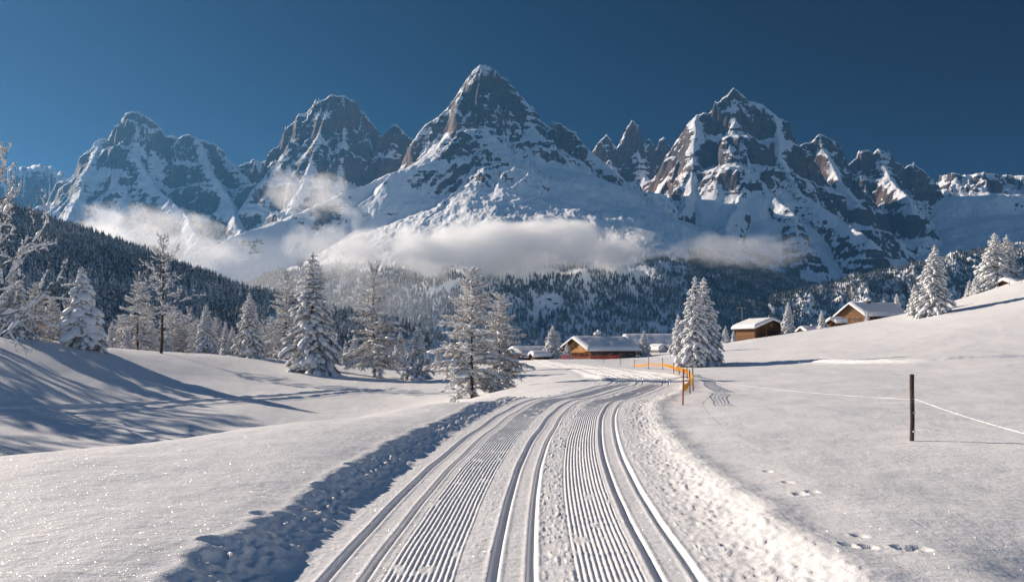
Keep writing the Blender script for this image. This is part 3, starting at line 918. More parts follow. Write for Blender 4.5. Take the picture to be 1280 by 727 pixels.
def bare_parts(H, spread, seed, snow=1.0, limbs=34, first=0.2):
    """a leafless tree: upswept limbs, fine twigs, snow lying along the boughs"""
    rng = np.random.default_rng(seed)
    tr, cr, sn = Soup(), Soup(), Soup()
    zz = np.linspace(-0.4, H, 12); wob = np.cumsum(rng.normal(0, 0.010 * H, 12)); wob -= wob[0]
    tx = lambda z: np.interp(z, zz, wob * .8)
    tr.tube(np.stack([wob * .8, wob[::-1] * .4 - wob[-1] * .4, zz], 1), 0.0125 * H * (1 - np.clip(zz / H, 0, 1)) ** .8 + 0.012, 6)
    ty = lambda z: np.interp(z, zz, wob[::-1] * .4 - wob[-1] * .4)
    def bough(p, d, L, r, lev, up):
        n = 6; P = [np.array(p)]; d = unit(d)
        for i in range(n):
            d = unit(d + rng.normal(0, 0.10, 3) + np.array([0, 0, up * (0.6 - i / n * (1.0 if lev else 0.2))]))
            P.append(P[-1] + d * L / n)
        P = np.array(P)
        (tr if lev == 0 else cr).tube(P, np.linspace(r, r * 0.25, n + 1), 3)
        for i in range(1, n + 1):
            dd = unit(P[i] - P[i - 1]); flat = 1 - abs(dd[2])
            if rng.random() < snow * (0.25 + 0.9 * flat) * (1.0 if lev < 2 else .5):
                side = unit(np.cross([0, 0, 1.0], dd)); k = rng.uniform(.5, 1.4)
                up_ = np.cross(dd, side); w = (0.05 + 0.9 * r + .012 * L) * k
                sn.blob((P[i] + P[i - 1]) / 2 + up_ * r * 0.9, dd * L / n * .62 * k, side * w, up_ * w * .75, rng)
        if lev == 2:
            for i in range(1, n + 1):
                for _ in range(2):
                    dd = unit(P[i] - P[i - 1] + rng.normal(0, .55, 3)); l = L * rng.uniform(.2, .45)
                    cr.kite(P[i], dd, unit(np.cross(dd, rng.normal(0, 1, 3))) * .011, l)
            return
        m = 7 if lev == 0 else 5
        for j in range(m):
            q = 0.25 + 0.75 * (j + rng.random() * .6) / m; i = min(n - 1, int(q * n)); b = P[i] + (P[i + 1] - P[i]) * (q * n - i)
            dd = unit(P[i + 1] - P[i]); a = rng.uniform(.5, 1.0); ax = unit(np.cross(dd, rng.normal(0, 1, 3)))
            bough(b, dd * math.cos(a) + ax * math.sin(a), L * rng.uniform(.28, .5) * (1.15 - .5 * q), r * .5, lev + 1, up * .7)
    for i in range(limbs):
        f = first + (0.97 - first) * (i + rng.random()) / limbs
        ph = i * 2.399 + rng.normal(0, .3); e = 0.05 + 1.1 * max(0, f - .25) + rng.normal(0, .12)
        L = spread * (min(1, .55 + f) * (1 - f) ** .6 + .16) * rng.uniform(.7, 1.2)
        z = f * H
        bough((tx(z), ty(z), z), (math.cos(ph) * math.cos(e), math.sin(ph) * math.cos(e), math.sin(e)), L, 0.012 + .008 * L, 0, 0.10 + .12 * f)
    return tr, cr, sn

def cushion_parts(H, Rb, seed):
    """a small spruce buried under heavy cushions of snow"""
    tr, cr, sn = spruce_parts(H, Rb * 0.9, seed, 1.2, 1.0, 0.85)
    rng = np.random.default_rng(seed + 5)
    for i in range(46):
        f = 0.08 + 0.85 * (i / 46) ** 0.9
        ph = i * 2.399 + rng.normal(0, .3)
        r = Rb * (1 - f) ** 0.8 * rng.uniform(0.5, 0.85)
        c = np.array([r * math.cos(ph), r * math.sin(ph), f * H + rng.normal(0, .03) * H])
        a = (0.10 + 0.22 * (1 - f)) * Rb * rng.uniform(0.75, 1.45)
        out = np.array([math.cos(ph), math.sin(ph), -0.7]); out /= np.linalg.norm(out)
        side = np.array([-math.sin(ph), math.cos(ph), 0]); n_ = np.cross(out, side); n_ = n_ if n_[2] > 0 else -n_
        sn.blob(c, out * a * 1.35, side * a * 1.05, n_ * a * 0.62, rng, ICO2, 0.05)
    return tr, cr, sn

PROTO = {}
def proto(key, parts, crown_mat):
    tr, cr, sn = parts
    PROTO[key] = (tr.build('trunk_' + key, M['bark']), cr.build('crown_' + key, M[crown_mat], False), sn.build('snow_' + key, M['tree_snow']))
# every prototype is 10 m tall
proto('bare a', bare_parts(10, 2.9, 31, 0.55, 30, 0.22), 'larch_twigs')
proto('bare b', bare_parts(10, 5.6, 33, 1.1, 22, 0.18), 'larch_twigs')
proto('spruce a', spruce_parts(10, 2.75, 1, 1.0, 1.0), 'needles')
proto('spruce b', spruce_parts(10, 2.4, 2, 1.1, 1.05), 'needles')
proto('spruce c', spruce_parts(10, 3.0, 3, 0.9, 0.95), 'needles')
proto('spruce d', spruce_parts(10, 2.1, 4, 1.15, 1.1, 0.9), 'needles')
proto('spruce e', spruce_parts(10, 3.4, 8, 1.0, 1.15, 0.8), 'needles')
proto('larch a', larch_parts(10, 3.6, 5, 1.3, 0.0, 0.05, 0.95), 'larch_twigs')
proto('larch b', larch_parts(10, 3.2, 6, 1.15, 0.10, 0.08, 0.85), 'larch_twigs')
proto('larch c', larch_parts(10, 3.6, 7, 0.8, 0.40, 0.10, 0.55, 0.3), 'larch_twigs')
proto('larch d', larch_parts(10, 4.8, 9, 2.4, 0.5, 0.16, 0.30, 0.5, 0.9), 'larch_twigs')
proto('cushion', cushion_parts(10, 3.1, 12), 'needles')
RNG = random.Random(4)

def plant(kind, x, y, H, name, label, group=None, wid=1.0, cat='tree', rot=None, dz=0.0, lean=0.0):
    root = bpy.data.objects.new(name, None)
    root.empty_display_size = 0.3
    z = float(ground(np.array([x]), np.array([y]), False)[0])
    root.location = (x, y, z - 0.05 + dz)
    root.rotation_euler = (lean, lean * 0.5, RNG.uniform(0, 6.28) if rot is None else rot)
    s = H / 10
    root.scale = (s * wid, s * wid, s)
    link(root); tag(root, label, cat, group)
    for nm, me in zip(('trunk', 'crown', 'snow_clumps'), PROTO[kind]):
        link(bpy.data.objects.new(nm, me), root)
    return root
def tree_at(kind, px, top, d, name, label, group=None, wid=1.0, **kw):
    x = (px - 640) / FOC * d
    z = float(ground(np.array([x]), np.array([float(d)]), False)[0])
    H = EYE + (HZ - top) / FOC * d - z
    return plant(kind, x, d, max(H, 0.5), name, label, group, wid, **kw)

# left meadow
tree_at('bare b', -14, 208, 47, 'leafless_tree', 'tall leafless tree with long snow laden boughs at the left edge of the meadow', rot=0.5, wid=0.66)
tree_at('spruce c', 17, 338, 60, 'spruce_tree', 'snowy spruce under the long boughs of the leafless tree at the left edge', wid=1.05)
tree_at('larch a', 45, 352, 62, 'larch_tree', 'bushy snow crusted larch between the leftmost spruce and the cushioned spruce')
tree_at('spruce e', 66, 370, 66, 'spruce_tree', 'low snowy spruce just left of the spruce buried in snow cushions')
tree_at('cushion', 103, 334, 62, 'spruce_tree', 'small broad spruce buried under rounded cushions of snow on the left meadow', rot=1.0)
tree_at('bare a', 201, 297, 74, 'leafless_tree', 'thin leafless tree with dark trunk and fan of bare twigs standing on the meadow crest', rot=2.0)
tree_at('larch b', 172, 345, 100, 'larch_tree', 'brownish larch close behind the thin dark trunked leafless tree')
tree_at('spruce a', 312, 366, 90, 'spruce_tree', 'full snowy spruce on the meadow crest left of the tallest meadow spruce')
tree_at('spruce b', 258, 381, 98, 'spruce_tree', 'small snowy spruce on the crest right of the thin leafless tree', wid=1.1)
tree_at('larch b', 358, 343, 104, 'larch_tree', 'brown half bare larch behind the left side of the tallest meadow spruce')
tree_at('spruce a', 391, 317, 77, 'spruce_tree', 'tallest snow laden spruce on the left meadow with broad drooping boughs', rot=0.3, wid=1.0)
tree_at('larch b', 468, 335, 80, 'larch_tree', 'slender snow dusted larch right of the tallest meadow spruce', wid=1.05)
tree_at('spruce b', 500, 414, 105, 'spruce_tree', 'little spruce seen between the slender larch and the small round spruce')
tree_at('spruce e', 522, 408, 76, 'spruce_tree', 'small snow covered spruce alone on the slope left of the big trailside larch')
tree_at('larch a', 590, 334, 47, 'larch_tree', 'big snow crusted larch beside the trail with a dark trunk', rot=1.3, wid=1.0)
tree_at('larch a', 624, 366, 49.5, 'larch_tree', 'shorter snow crusted larch merging into the right side of the big trailside larch', rot=4.0, wid=1.0)
# village and right slope
tree_at('spruce d', 691, 407, 122, 'spruce_tree', 'dark spruce in front of the low village roofs left of the timber chalet', wid=1.7)
tree_at('spruce d', 709, 427, 128, 'spruce_tree', 'tiny snowy spruce against the gable of the timber chalet', wid=1.5)
tree_at('spruce b', 805, 413, 134, 'spruce_tree', 'small white spruce at the right end of the timber chalet', wid=1.2)
tree_at('spruce b', 848, 393, 118, 'spruce_tree', 'narrow snowy spruce just behind the twin spruce by the orange net')
tree_at('spruce d', 869, 346, 77, 'spruce_tree', 'left and taller stem of the twin spruce by the orange net fence', wid=1.0, rot=0.2)
tree_at('spruce b', 880, 348, 78.5, 'spruce_tree', 'right stem of the twin spruce by the orange net fence', wid=0.95)
tree_at('spruce d', 907, 407, 146, 'spruce_tree', 'small white spruce left of the log barn, taller of the two', wid=1.3)
tree_at('spruce d', 917, 412, 148, 'spruce_tree', 'small white spruce touching the left corner of the log barn', wid=1.4)
tree_at('spruce b', 985, 378, 146, 'spruce_tree', 'snow white spruce at the right end of the log barn')
tree_at('spruce d', 1027, 388, 158, 'spruce_tree', 'little white spruce between the low white roofed house and the round roofed shed', wid=1.25)
tree_at('spruce d', 1084, 387, 152, 'spruce_tree', 'tiny snow covered spruce in front of the long wall of the upper chalet', wid=1.2)
tree_at('spruce b', 1121, 367, 176, 'spruce_tree', 'small spruce behind the far roof end of the upper chalet')
tree_at('spruce d', 1143, 355, 136, 'spruce_tree', 'shorter spruce leaning against the tall white spruce on the right slope', wid=1.2)
tree_at('spruce a', 1168, 307, 129, 'spruce_tree', 'tall white spruce standing alone on the right slope above the chalets', wid=1.0, rot=2.2)
tree_at('spruce b', 1243, 292, 158, 'spruce_tree', 'dark snowy spruce on the upper right ridge, left one of the tall pair', wid=1.3)
tree_at('spruce a', 1258, 294, 160, 'spruce_tree', 'dark snowy spruce on the upper right ridge, right one of the tall pair')
tree_at('spruce d', 1220, 344, 156, 'spruce_tree', 'low spruce on the upper right ridge left of the tall dark pair', wid=1.5)
tree_at('spruce d', 1212, 350, 158, 'spruce_tree', 'smallest spruce on the upper right ridge', wid=1.6)
tree_at('spruce c', 1296, 318, 165, 'spruce_tree', 'spruce behind the snowy roof at the right end of the ridge')
# brush of smaller trees behind the crest, nothing tells them apart
_b = [(122, 388, 95, 'larch b'), (140, 392, 105, 'spruce b'), (152, 383, 112, 'larch a'), (160, 398, 98, 'spruce d'), (180, 372, 118, 'larch b'), (190, 390, 105, 'spruce b'),
      (216, 372, 112, 'larch a'), (226, 384, 118, 'spruce c'), (236, 377, 120, 'larch b'), (246, 388, 108, 'larch a'), (270, 386, 116, 'larch a'), (282, 392, 112, 'spruce d'),
      (290, 398, 106, 'spruce b'), (330, 392, 120, 'larch b'), (340, 385, 125, 'larch a'), (348, 402, 112, 'spruce b'), (372, 392, 122, 'larch b'), (420, 412, 126, 'spruce b'),
      (432, 415, 120, 'spruce d'), (443, 408, 128, 'spruce b'), (455, 418, 120, 'larch a'), (484, 412, 125, 'larch a'), (534, 428, 120, 'spruce d'), (548, 424, 128, 'spruce b'),
      (210, 402, 100, 'spruce e'), (300, 408, 104, 'spruce d'), (82, 372, 105, 'larch b'), (92, 385, 100, 'larch a'), (34, 375, 74, 'spruce e'), (6, 378, 66, 'spruce c'), (55, 382, 78, 'spruce b')]
_b = [(a, t + 10, d, k) for a, t, d, k in _b]
for px, top, d, k in _b:
    sp = k.startswith('spruce')
    tree_at(k, px, top, d, 'spruce_tree' if sp else 'larch_tree',
            'small snow dusted %s in the crowded row behind the left meadow crest' % ('spruce' if sp else 'larch'),
            'small spruces behind the meadow crest' if sp else 'small larches behind the meadow crest')
# trees just left of the frame, whose long shadows lie on the meadow
for x, y, H, k in ((-57, 67, 14, 'bare b'), (-64, 60, 15, 'bare b'), (-50, 57, 12, 'larch b'), (-60, 63, 13, 'larch d'), (-58, 50, 12, 'larch d'), (-68, 72, 15, 'larch b')):
    plant(k, x, y, H, 'leafless_tree' if 'bare' in k else 'larch_tree', 'snowy tree beyond the left edge of the view whose shadow falls on the meadow', 'trees left of the meadow')

# ------------------------------------------------------------------ far forests
def far_tree(seed, tiers=4, k=7):
    rng = np.random.default_rng(seed)
    V = []; F = []
    for i in range(tiers):
        f0 = i / tiers
        zb = 0.08 + 0.80 * f0; zt = zb + 0.92 / tiers * 1.55
        r = 0.21 * (1 - f0 * 0.88)
        b = len(V)
        for j in range(k):
            a = j * 6.283 / k + i
            rr = r * rng.uniform(0.65, 1.2)
            V.append((rr * math.cos(a), rr * math.sin(a), zb - 0.03 * rng.random()))
        V.append((0, 0, min(zt, 1.0)))
        for j in range(k):
            F.append((b + j, b + (j + 1) % k, b + k))
    return np.array(V, f32), np.array(F, np.int32)
FT = [far_tree(s, 4, 6) for s in range(5)]
FT3 = [far_tree(s + 20, 3, 5) for s in range(5)]
def h_at(x, y):
    """height of the mountain sheet"""
    yr = MY[:, 0]; ur = MX[0] / MY[0, 0]
    iy = np.clip(np.searchsorted(yr, y) - 1, 0, len(yr) - 2); fy = (y - yr[iy]) / (yr[iy + 1] - yr[iy])
    u = x / y
    iu = np.clip(np.searchsorted(ur, u) - 1, 0, len(ur) - 2); fu = (u - ur[iu]) / (ur[iu + 1] - ur[iu])
    return ((MH[iy, iu] * (1 - fu) + MH[iy, iu + 1] * fu) * (1 - fy) + (MH[iy + 1, iu] * (1 - fu) + MH[iy + 1, iu + 1] * fu) * fy)
def scatter(n, u0, u1, y0, y1, seed, keep):
    rng = np.random.default_rng(seed)
    y = np.sqrt(rng.uniform(y0 * y0, y1 * y1, n)); u = rng.uniform(u0, u1, n)
    x = u * y; z = h_at(x, y)
    k = keep(x, y, z, rng)
    return x[k], y[k], z[k]
def forest(name, x, y, z, h0, h1, seed, protos, wid=1.0, mat='far_tree'):
    rng = np.random.default_rng(seed)
    Vs, Fs, n = [], [], 0
    H = h0 + (h1 - h0) * rng.beta(1.6, 1.6, len(x)) * (0.8 + 0.35 * np.clip(fbm(x / 90, y / 90, 2, seed), -1, 1)); A = rng.uniform(0, 6.28, len(x)); K = rng.integers(0, len(protos), len(x)); W = rng.uniform(0.8, 1.25, len(x)) * wid
    for k, (V, F) in enumerate(protos):
        i = np.where(K == k)[0]
        if not len(i): continue
        c, s = np.cos(A[i])[:, None], np.sin(A[i])[:, None]
        w = (H[i] * W[i])[:, None]
        P = np.stack([x[i, None] + (V[None, :, 0] * c - V[None, :, 1] * s) * w, y[i, None] + (V[None, :, 0] * s + V[None, :, 1] * c) * w,
                      z[i, None] - 0.5 + V[None, :, 2] * H[i][:, None]], -1)
        Vs.append(P.reshape(-1, 3)); Fs.append((F[None] + (np.arange(len(i)) * len(V))[:, None, None]).reshape(-1, 3) + n); n += len(i) * len(V)
    me = mesh_np(name, np.concatenate(Vs), np.concatenate(Fs), [M[mat]], False)
    return tag(link(bpy.data.objects.new(name, me)), kind='stuff')

def px_of(x, y, z):
    return 640 + FOC * x / y, HZ - FOC * (z - EYE) / y
# wooded hill on the left
def keep_hill(x, y, z, rng):
    px, py = px_of(x, y, z)
    m = fbm(x / 120, y / 120, 2, 201)
    glade = ((px > 330) & (py > 392) & (m > -0.15)) | (m > 0.85)
    return (z > -25) & ~glade & (y < 1400)
hx, hy, hz = scatter(16000, -0.80, -0.10, 560, 1350, 71, keep_hill)
order = np.argsort(hy)
pxs, pys = px_of(hx, hy, hz)
vis = (pxs > -30) & (pxs < 560) & (pys < 418)
near = [i for i in order if vis[i]][:240]
rest = np.setdiff1d(np.arange(len(hx)), near)
forest('hill_forest', hx[rest], hy[rest], hz[rest], 11, 18, 72, FT)
fm = [mesh_np('forest_spruce', V * np.array([1.05, 1.05, 1], f32), F, [M['far_tree']], False) for V, F in FT]
rr = random.Random(9)
for i in near:
    o = bpy.data.objects.new('forest_spruce', fm[rr.randrange(5)])
    o.location = (hx[i], hy[i], hz[i] - 0.5); s = rr.uniform(11, 18)
    o.scale = (s, s, s); o.rotation_euler = (0, 0, rr.uniform(0, 6.28))
    link(o); tag(o, 'snow dusted spruce on the near side of the wooded hill at left', 'tree', 'spruces on the near side of the wooded hill')
# woods at the foot of the central mountain
GL = [(*at(682, 400, 2300)[:2], 85, 120), (*at(640, 353, 3150)[:2], 75, 110), (*at(690, 386, 2800)[:2], 40, 70)]
def keep_foot(x, y, z, rng):
    px, py = px_of(x, y, z)
    m = fbm(x / 160, y / 160, 3, 211)
    k = (py > 330 + 34 * m) & (z > -20)
    strip = np.abs(noise2(x / 95 + 0.0022 * y, y / 1400, 215)) < 0.035     # avalanche lanes
    for gx, gy, a, b in GL:
        k &= ((x - gx) / a) ** 2 + ((y - gy) / b) ** 2 > 1 + 0.25 * m
    return k & ~(strip & (px > 540)) & (m < 0.95)
x, y, z = scatter(44000, -0.52, 0.36, 1700, 3900, 81, keep_foot)
forest('mountain_forest', x, y, z, 13, 25, 82, FT3, 1.05, 'valley_tree')
def keep_right(x, y, z, rng):
    px, py = px_of(x, y, z)
    m = fbm(x / 220, y / 220, 3, 221)
    return (z > -20) & (m < 0.55 + (py - 310) / 120) & (py > 262)
x, y, z = scatter(24000, 0.22, 0.72, 1900, 3500, 91, keep_right)
forest('valley_forest', x, y, z, 12, 23, 92, FT3, 1.1, 'valley_tree')

# ------------------------------------------------------------------ clouds drifting in front of the mountains
def mat_cloud(name, dens, thr, scale, seed, aniso=0.35, soft=0.20):
    t = NT(name)
    tc = t.n('TexCoord').outputs['Object']
    ln = t.n('VectorMath', operation='LENGTH'); t.l(tc, ln.inputs[0])
    mp = t.n('Mapping'); t.l(tc, mp.inputs[0]); mp.inputs['Scale'].default_value = scale; mp.inputs['Location'].default_value = (seed * 3.7, seed * 1.3, seed)
    n = t.noise(mp.outputs[0], 1.0, 4, 0.58, 0.3)
    mp2 = t.n('Mapping'); t.l(tc, mp2.inputs[0]); mp2.inputs['Scale'].default_value = tuple(q * 3.6 for q in scale); mp2.inputs['Location'].default_value = (seed, seed * 2.3, seed * .7)
    n2 = t.noise(mp2.outputs[0], 1.0, 4, 0.62, 0.8)
    v = t.math('SUBTRACT', t.math('ADD', n, t.math('MULTIPLY', t.math('SUBTRACT', n2, 0.5), 0.34)), t.math('MULTIPLY_ADD', t.math('POWER', ln.outputs['Value'], 2.0), 0.42, thr))
    v = t.math('MULTIPLY', t.ramp(v, 0.0, soft), dens)
    p = t.n('VolumePrincipled')
    p.inputs['Color'].default_value = (0.998, 0.998, 0.998, 1)
    p.inputs['Anisotropy'].default_value = aniso
    t.l(v, p.inputs['Density'])
    t.l(p.outputs[0], t.out.inputs['Volume'])
    return t.m
def cloud(label, px, py, d, w, h, dep, dens, thr, scale, seed, rot=0.0, aniso=0.35):
    V, F = ICO2
    me = mesh_np('cloud', V * 1.0, F, [mat_cloud('cloud_vapour', dens, thr, scale, seed, aniso)])
    o = link(bpy.data.objects.new('cloud', me))
    o.location = at(px, py, d); o.scale = (w / 2 / FOC * d, dep, h / 2 / FOC * d); o.rotation_euler = (0, rot, 0)
    tag(o, label, 'cloud')
    return o
cloud('long pale cloud band lying across the foot of the central mountain', 630, 312, 3000, 450, 88, 240, 0.016, 0.17, (3.6, 1.3, 1.1), 1, 0.0, 0.25)
cloud('small low cloud trailing off the left end of the long cloud band', 440, 312, 3100, 200, 90, 240, 0.0035, 0.24, (2.6, 1.2, 1.2), 2)
cloud('bright sunlit cloud in the gap above the left wooded hill', 200, 298, 3300, 260, 100, 300, 0.0036, 0.25, (2.4, 1.4, 1.4), 3, 0.15, 0.45)
cloud('wispy cloud hanging against the second mountain from the left', 393, 245, 3900, 170, 90, 240, 0.0030, 0.29, (2.4, 1.2, 1.6), 4, 0.2, 0.5)
cloud('faint pinkish cloud in the dark valley below the right mountain', 925, 316, 3300, 230, 62, 240, 0.0022, 0.22, (2.6, 1.2, 1.1), 5)
cloud('thin mist filling the valley between the left hill and the central mountain', 400, 365, 2300, 420, 150, 500, 0.00030, 0.10, (1.5, 1.0, 1.2), 6, 0.1, 0.5)

# ------------------------------------------------------------------ houses
def mat_planks(name, c1, c2, per=0.22, vertical=True, axis='X'):
    t = NT(name)
    co = t.n('TexCoord').outputs['Object']
    sp = t.n('SeparateXYZ'); t.l(co, sp.inputs[0])
    s = t.math('ADD', sp.outputs[0], sp.outputs[1]) if vertical else sp.outputs[2]
    cell = t.math('FLOOR', t.math('DIVIDE', s, per))
    wn_ = t.n('TexWhiteNoise'); wn_.noise_dimensions = '1D'; t.l(cell, wn_.inputs['W'])
    mp = t.n('Mapping'); t.l(co, mp.inputs[0]); mp.inputs['Scale'].default_value = (6, 6, 0.5) if vertical else (0.5, 0.5, 7)
    gr = t.noise(mp.outputs[0], 2.0, 4, 0.7)
    col = t.mix(t.math('ADD', t.math('MULTIPLY', wn_.outputs[0], 0.6), t.math('MULTIPLY', gr, 0.4)), c1, c2)
    fr = t.math('FRACT', t.math('DIVIDE', s, per))
    gap = t.math('ADD', t.ramp(fr, 0.0, 0.10), t.ramp(fr, 1.0, 0.92))
    gap = t.math('MULTIPLY', t.ramp(fr, 0.0, 0.08), t.ramp(fr, 1.0, 0.92))
    t.bsdf(col, 0.8, 0.15, t.bump(gap, 0.8, 0.03))
    return t.m
M['larchwood'] = mat_planks('honey_coloured_planks', (0.40, 0.20, 0.075), (0.58, 0.33, 0.135), 0.2)
M['brown_logs'] = mat_planks('brown_logs', (0.105, 0.052, 0.027), (0.24, 0.125, 0.06), 0.26, False)
M['brown_planks'] = mat_planks('brown_planks', (0.07, 0.036, 0.022), (0.17, 0.085, 0.045), 0.24, True)
M['dark_planks'] = mat_planks('dark_planks', (0.04, 0.026, 0.02), (0.10, 0.06, 0.042), 0.2, True)
M['grey_wood'] = mat_plain('grey_wood', (0.10, 0.085, 0.075), (0.2, 0.17, 0.15), 4, 0.85, 0.5, (3, 3, 0.4))
M['plaster'] = mat_plain('plaster', (0.60, 0.56, 0.50), (0.70, 0.66, 0.60), 3, 0.85, 0.2)
def mat_stone():
    t = NT('field_stone')
    co = t.n('TexCoord').outputs['Object']
    v = t.n('TexVoronoi'); t.l(co, v.inputs['Vector']); v.inputs['Scale'].default_value = 3.2
    e = t.n('TexVoronoi', feature='DISTANCE_TO_EDGE'); t.l(co, e.inputs['Vector']); e.inputs['Scale'].default_value = 3.2
    sp = t.n('SeparateColor'); t.l(v.outputs['Color'], sp.inputs[0])
    col = t.mix(sp.outputs[0], (0.10, 0.075, 0.06), (0.27, 0.20, 0.155))
    f = t.ramp(e.outputs['Distance'], 0.0, 0.07)
    col = t.mix(f, (0.06, 0.05, 0.045), col)
    t.bsdf(col, 0.85, 0.2, t.bump(f, 0.8, 0.04))
    return t.m
M['stone'] = mat_stone()
M['glass'] = mat_plain('window_glass', (0.02, 0.025, 0.03), (0.04, 0.045, 0.05), 1.0, 0.08, 0.0, spec=0.6)
M['frame'] = mat_plain('window_frame_paint', (0.30, 0.20, 0.12), (0.38, 0.26, 0.16), 3.0, 0.6, 0.1)
M['shutter'] = mat_plain('dark_shutters', (0.05, 0.035, 0.03), (0.09, 0.06, 0.045), 3.0, 0.7, 0.2)
M['metal'] = mat_plain('dull_metal', (0.25, 0.25, 0.25), (0.35, 0.35, 0.35), 4.0, 0.45, 0.1, metal=0.8)

class Poly:
    """quads and tris with sharp faces, one part"""
    def __init__(s): s.V = []; s.F = []
    def box(s, lo, hi):
        b = len(s.V); x0, y0, z0 = lo; x1, y1, z1 = hi
        s.V += [(x0, y0, z0), (x1, y0, z0), (x1, y1, z0), (x0, y1, z0), (x0, y0, z1), (x1, y0, z1), (x1, y1, z1), (x0, y1, z1)]
        s.F += [tuple(b + i for i in f) for f in ((3, 2, 1, 0), (4, 5, 6, 7), (0, 1, 5, 4), (1, 2, 6, 5), (2, 3, 7, 6), (3, 0, 4, 7))]
        return s
    def prism(s, prof, x0, x1):
        """closed profile of (y, z), pushed along x"""
        b = len(s.V); n = len(prof)
        s.V += [(x0, y, z) for y, z in prof] + [(x1, y, z) for y, z in prof]
        s.F += [tuple(b + i for i in range(n)), tuple(b + n + i for i in reversed(range(n)))]
        s.F += [(b + (i + 1) % n, b + i, b + n + i, b + n + (i + 1) % n) for i in range(n)]
        return s
    def obj(s, name, mat, parent=None, bevel=0.0, smooth_shade=False):
        me = bpy.data.meshes.new(name); me.from_pydata(s.V, [], s.F); me.materials.append(mat)
        import bmesh
        bm = bmesh.new(); bm.from_mesh(me); bmesh.ops.recalc_face_normals(bm, faces=bm.faces)
        if bevel: bmesh.ops.bevel(bm, geom=list(bm.edges), offset=bevel, segments=2, affect='EDGES', profile=0.6)
        bm.to_mesh(me); bm.free()
        if smooth_shade:
            me.polygons.foreach_set('use_smooth', np.ones(len(me.polygons), bool))
        return link(bpy.data.objects.new(name, me), parent)

def snow_slab(name, parent, ridge_z, half, slope, x0, x1, th, seed, eave_hang=0.12):
    """the thick snow on a gable roof, soft at its edges; roof surface z = ridge_z - slope*|y|"""
    ny, nx = 33, 25
    yy = np.linspace(-1, 1, ny) * (half + 0.06); xx = np.linspace(0, 1, nx); xx = x0 - 0.06 + (x1 - x0 + 0.12) * xx
    Xg, Yg = np.meshgrid(xx, yy)
    surf = ridge_z - slope * np.abs(Yg)
    ed = np.minimum(half + 0.06 - np.abs(Yg), np.minimum(Xg - x0 + 0.06, x1 + 0.06 - Xg))
    rnd = np.sqrt(np.clip(1 - (1 - np.clip(ed / 0.28, 0, 1)) ** 2, 0, 1))
    top = ridge_z - slope * np.sqrt(Yg ** 2 + 0.25) + slope * 0.25
    H = surf + 0.02 + (top - surf + th) * (0.35 + 0.65 * rnd) + 0.05 * fbm(Xg / 1.6 + seed, Yg / 1.6, 3, seed) * rnd
    low = surf + 0.012 - eave_hang * (1 - np.clip(ed / 0.14, 0, 1))
    V = np.concatenate([np.stack([Xg, Yg, H], -1).reshape(-1, 3), np.stack([Xg, Yg, low], -1).reshape(-1, 3)])
    F = grid_faces(ny, nx); n = ny * nx
    G = F[:, ::-1] + n
    idx = np.arange(n).reshape(ny, nx)
    rim = np.concatenate([idx[0, :], idx[1:, -1], idx[-1, -2::-1], idx[-2:0:-1, 0]])
    r2 = np.roll(rim, -1)
    S = np.stack([rim, rim + n, r2 + n, r2], -1)
    me = mesh_np(name, V, np.concatenate([F, G, S]), [M['roof_snow']])
    return link(bpy.data.objects.new(name, me), parent)

def window(parent, c, axis, w, h, out=0.05, shutters=True):
    """axis 'x-','y-' ... the wall face it sits on"""
    s = -1 if axis[1] == '-' else 1
    def bx(p, u0, u1, z0, z1, d0, d1):
        d0, d1 = sorted((s * d0, s * d1))
        if axis[0] == 'x': p.box((c[0] + d0, c[1] + u0, c[2] + z0), (c[0] + d1, c[1] + u1, c[2] + z1))
        else: p.box((c[0] + u0, c[1] + d0, c[2] + z0), (c[0] + u1, c[1] + d1, c[2] + z1))
    f = Poly(); t = 0.07
    bx(f, -w / 2, w / 2, 0, t, -.02, out); bx(f, -w / 2, w / 2, h - t, h, -.02, out)
    bx(f, -w / 2, -w / 2 + t, t, h - t, -.02, out); bx(f, w / 2 - t, w / 2, t, h - t, -.02, out); bx(f, -0.025, 0.025, t, h - t, -.02, out - .012)
    wo = f.obj('window', M['frame'], parent)
    g = Poly(); bx(g, -w / 2 + t, w / 2 - t, t, h - t, -.01, out - .03); g.obj('pane', M['glass'], wo)
    if shutters:
        for q in (-1, 1):
            p = Poly(); a, b = sorted((q * (w / 2 + .03), q * (w + .03 - 0.0) )); bx(p, a, b, 0, h, .004, .05); p.obj('shutter', M['shutter'], wo)
    return wo

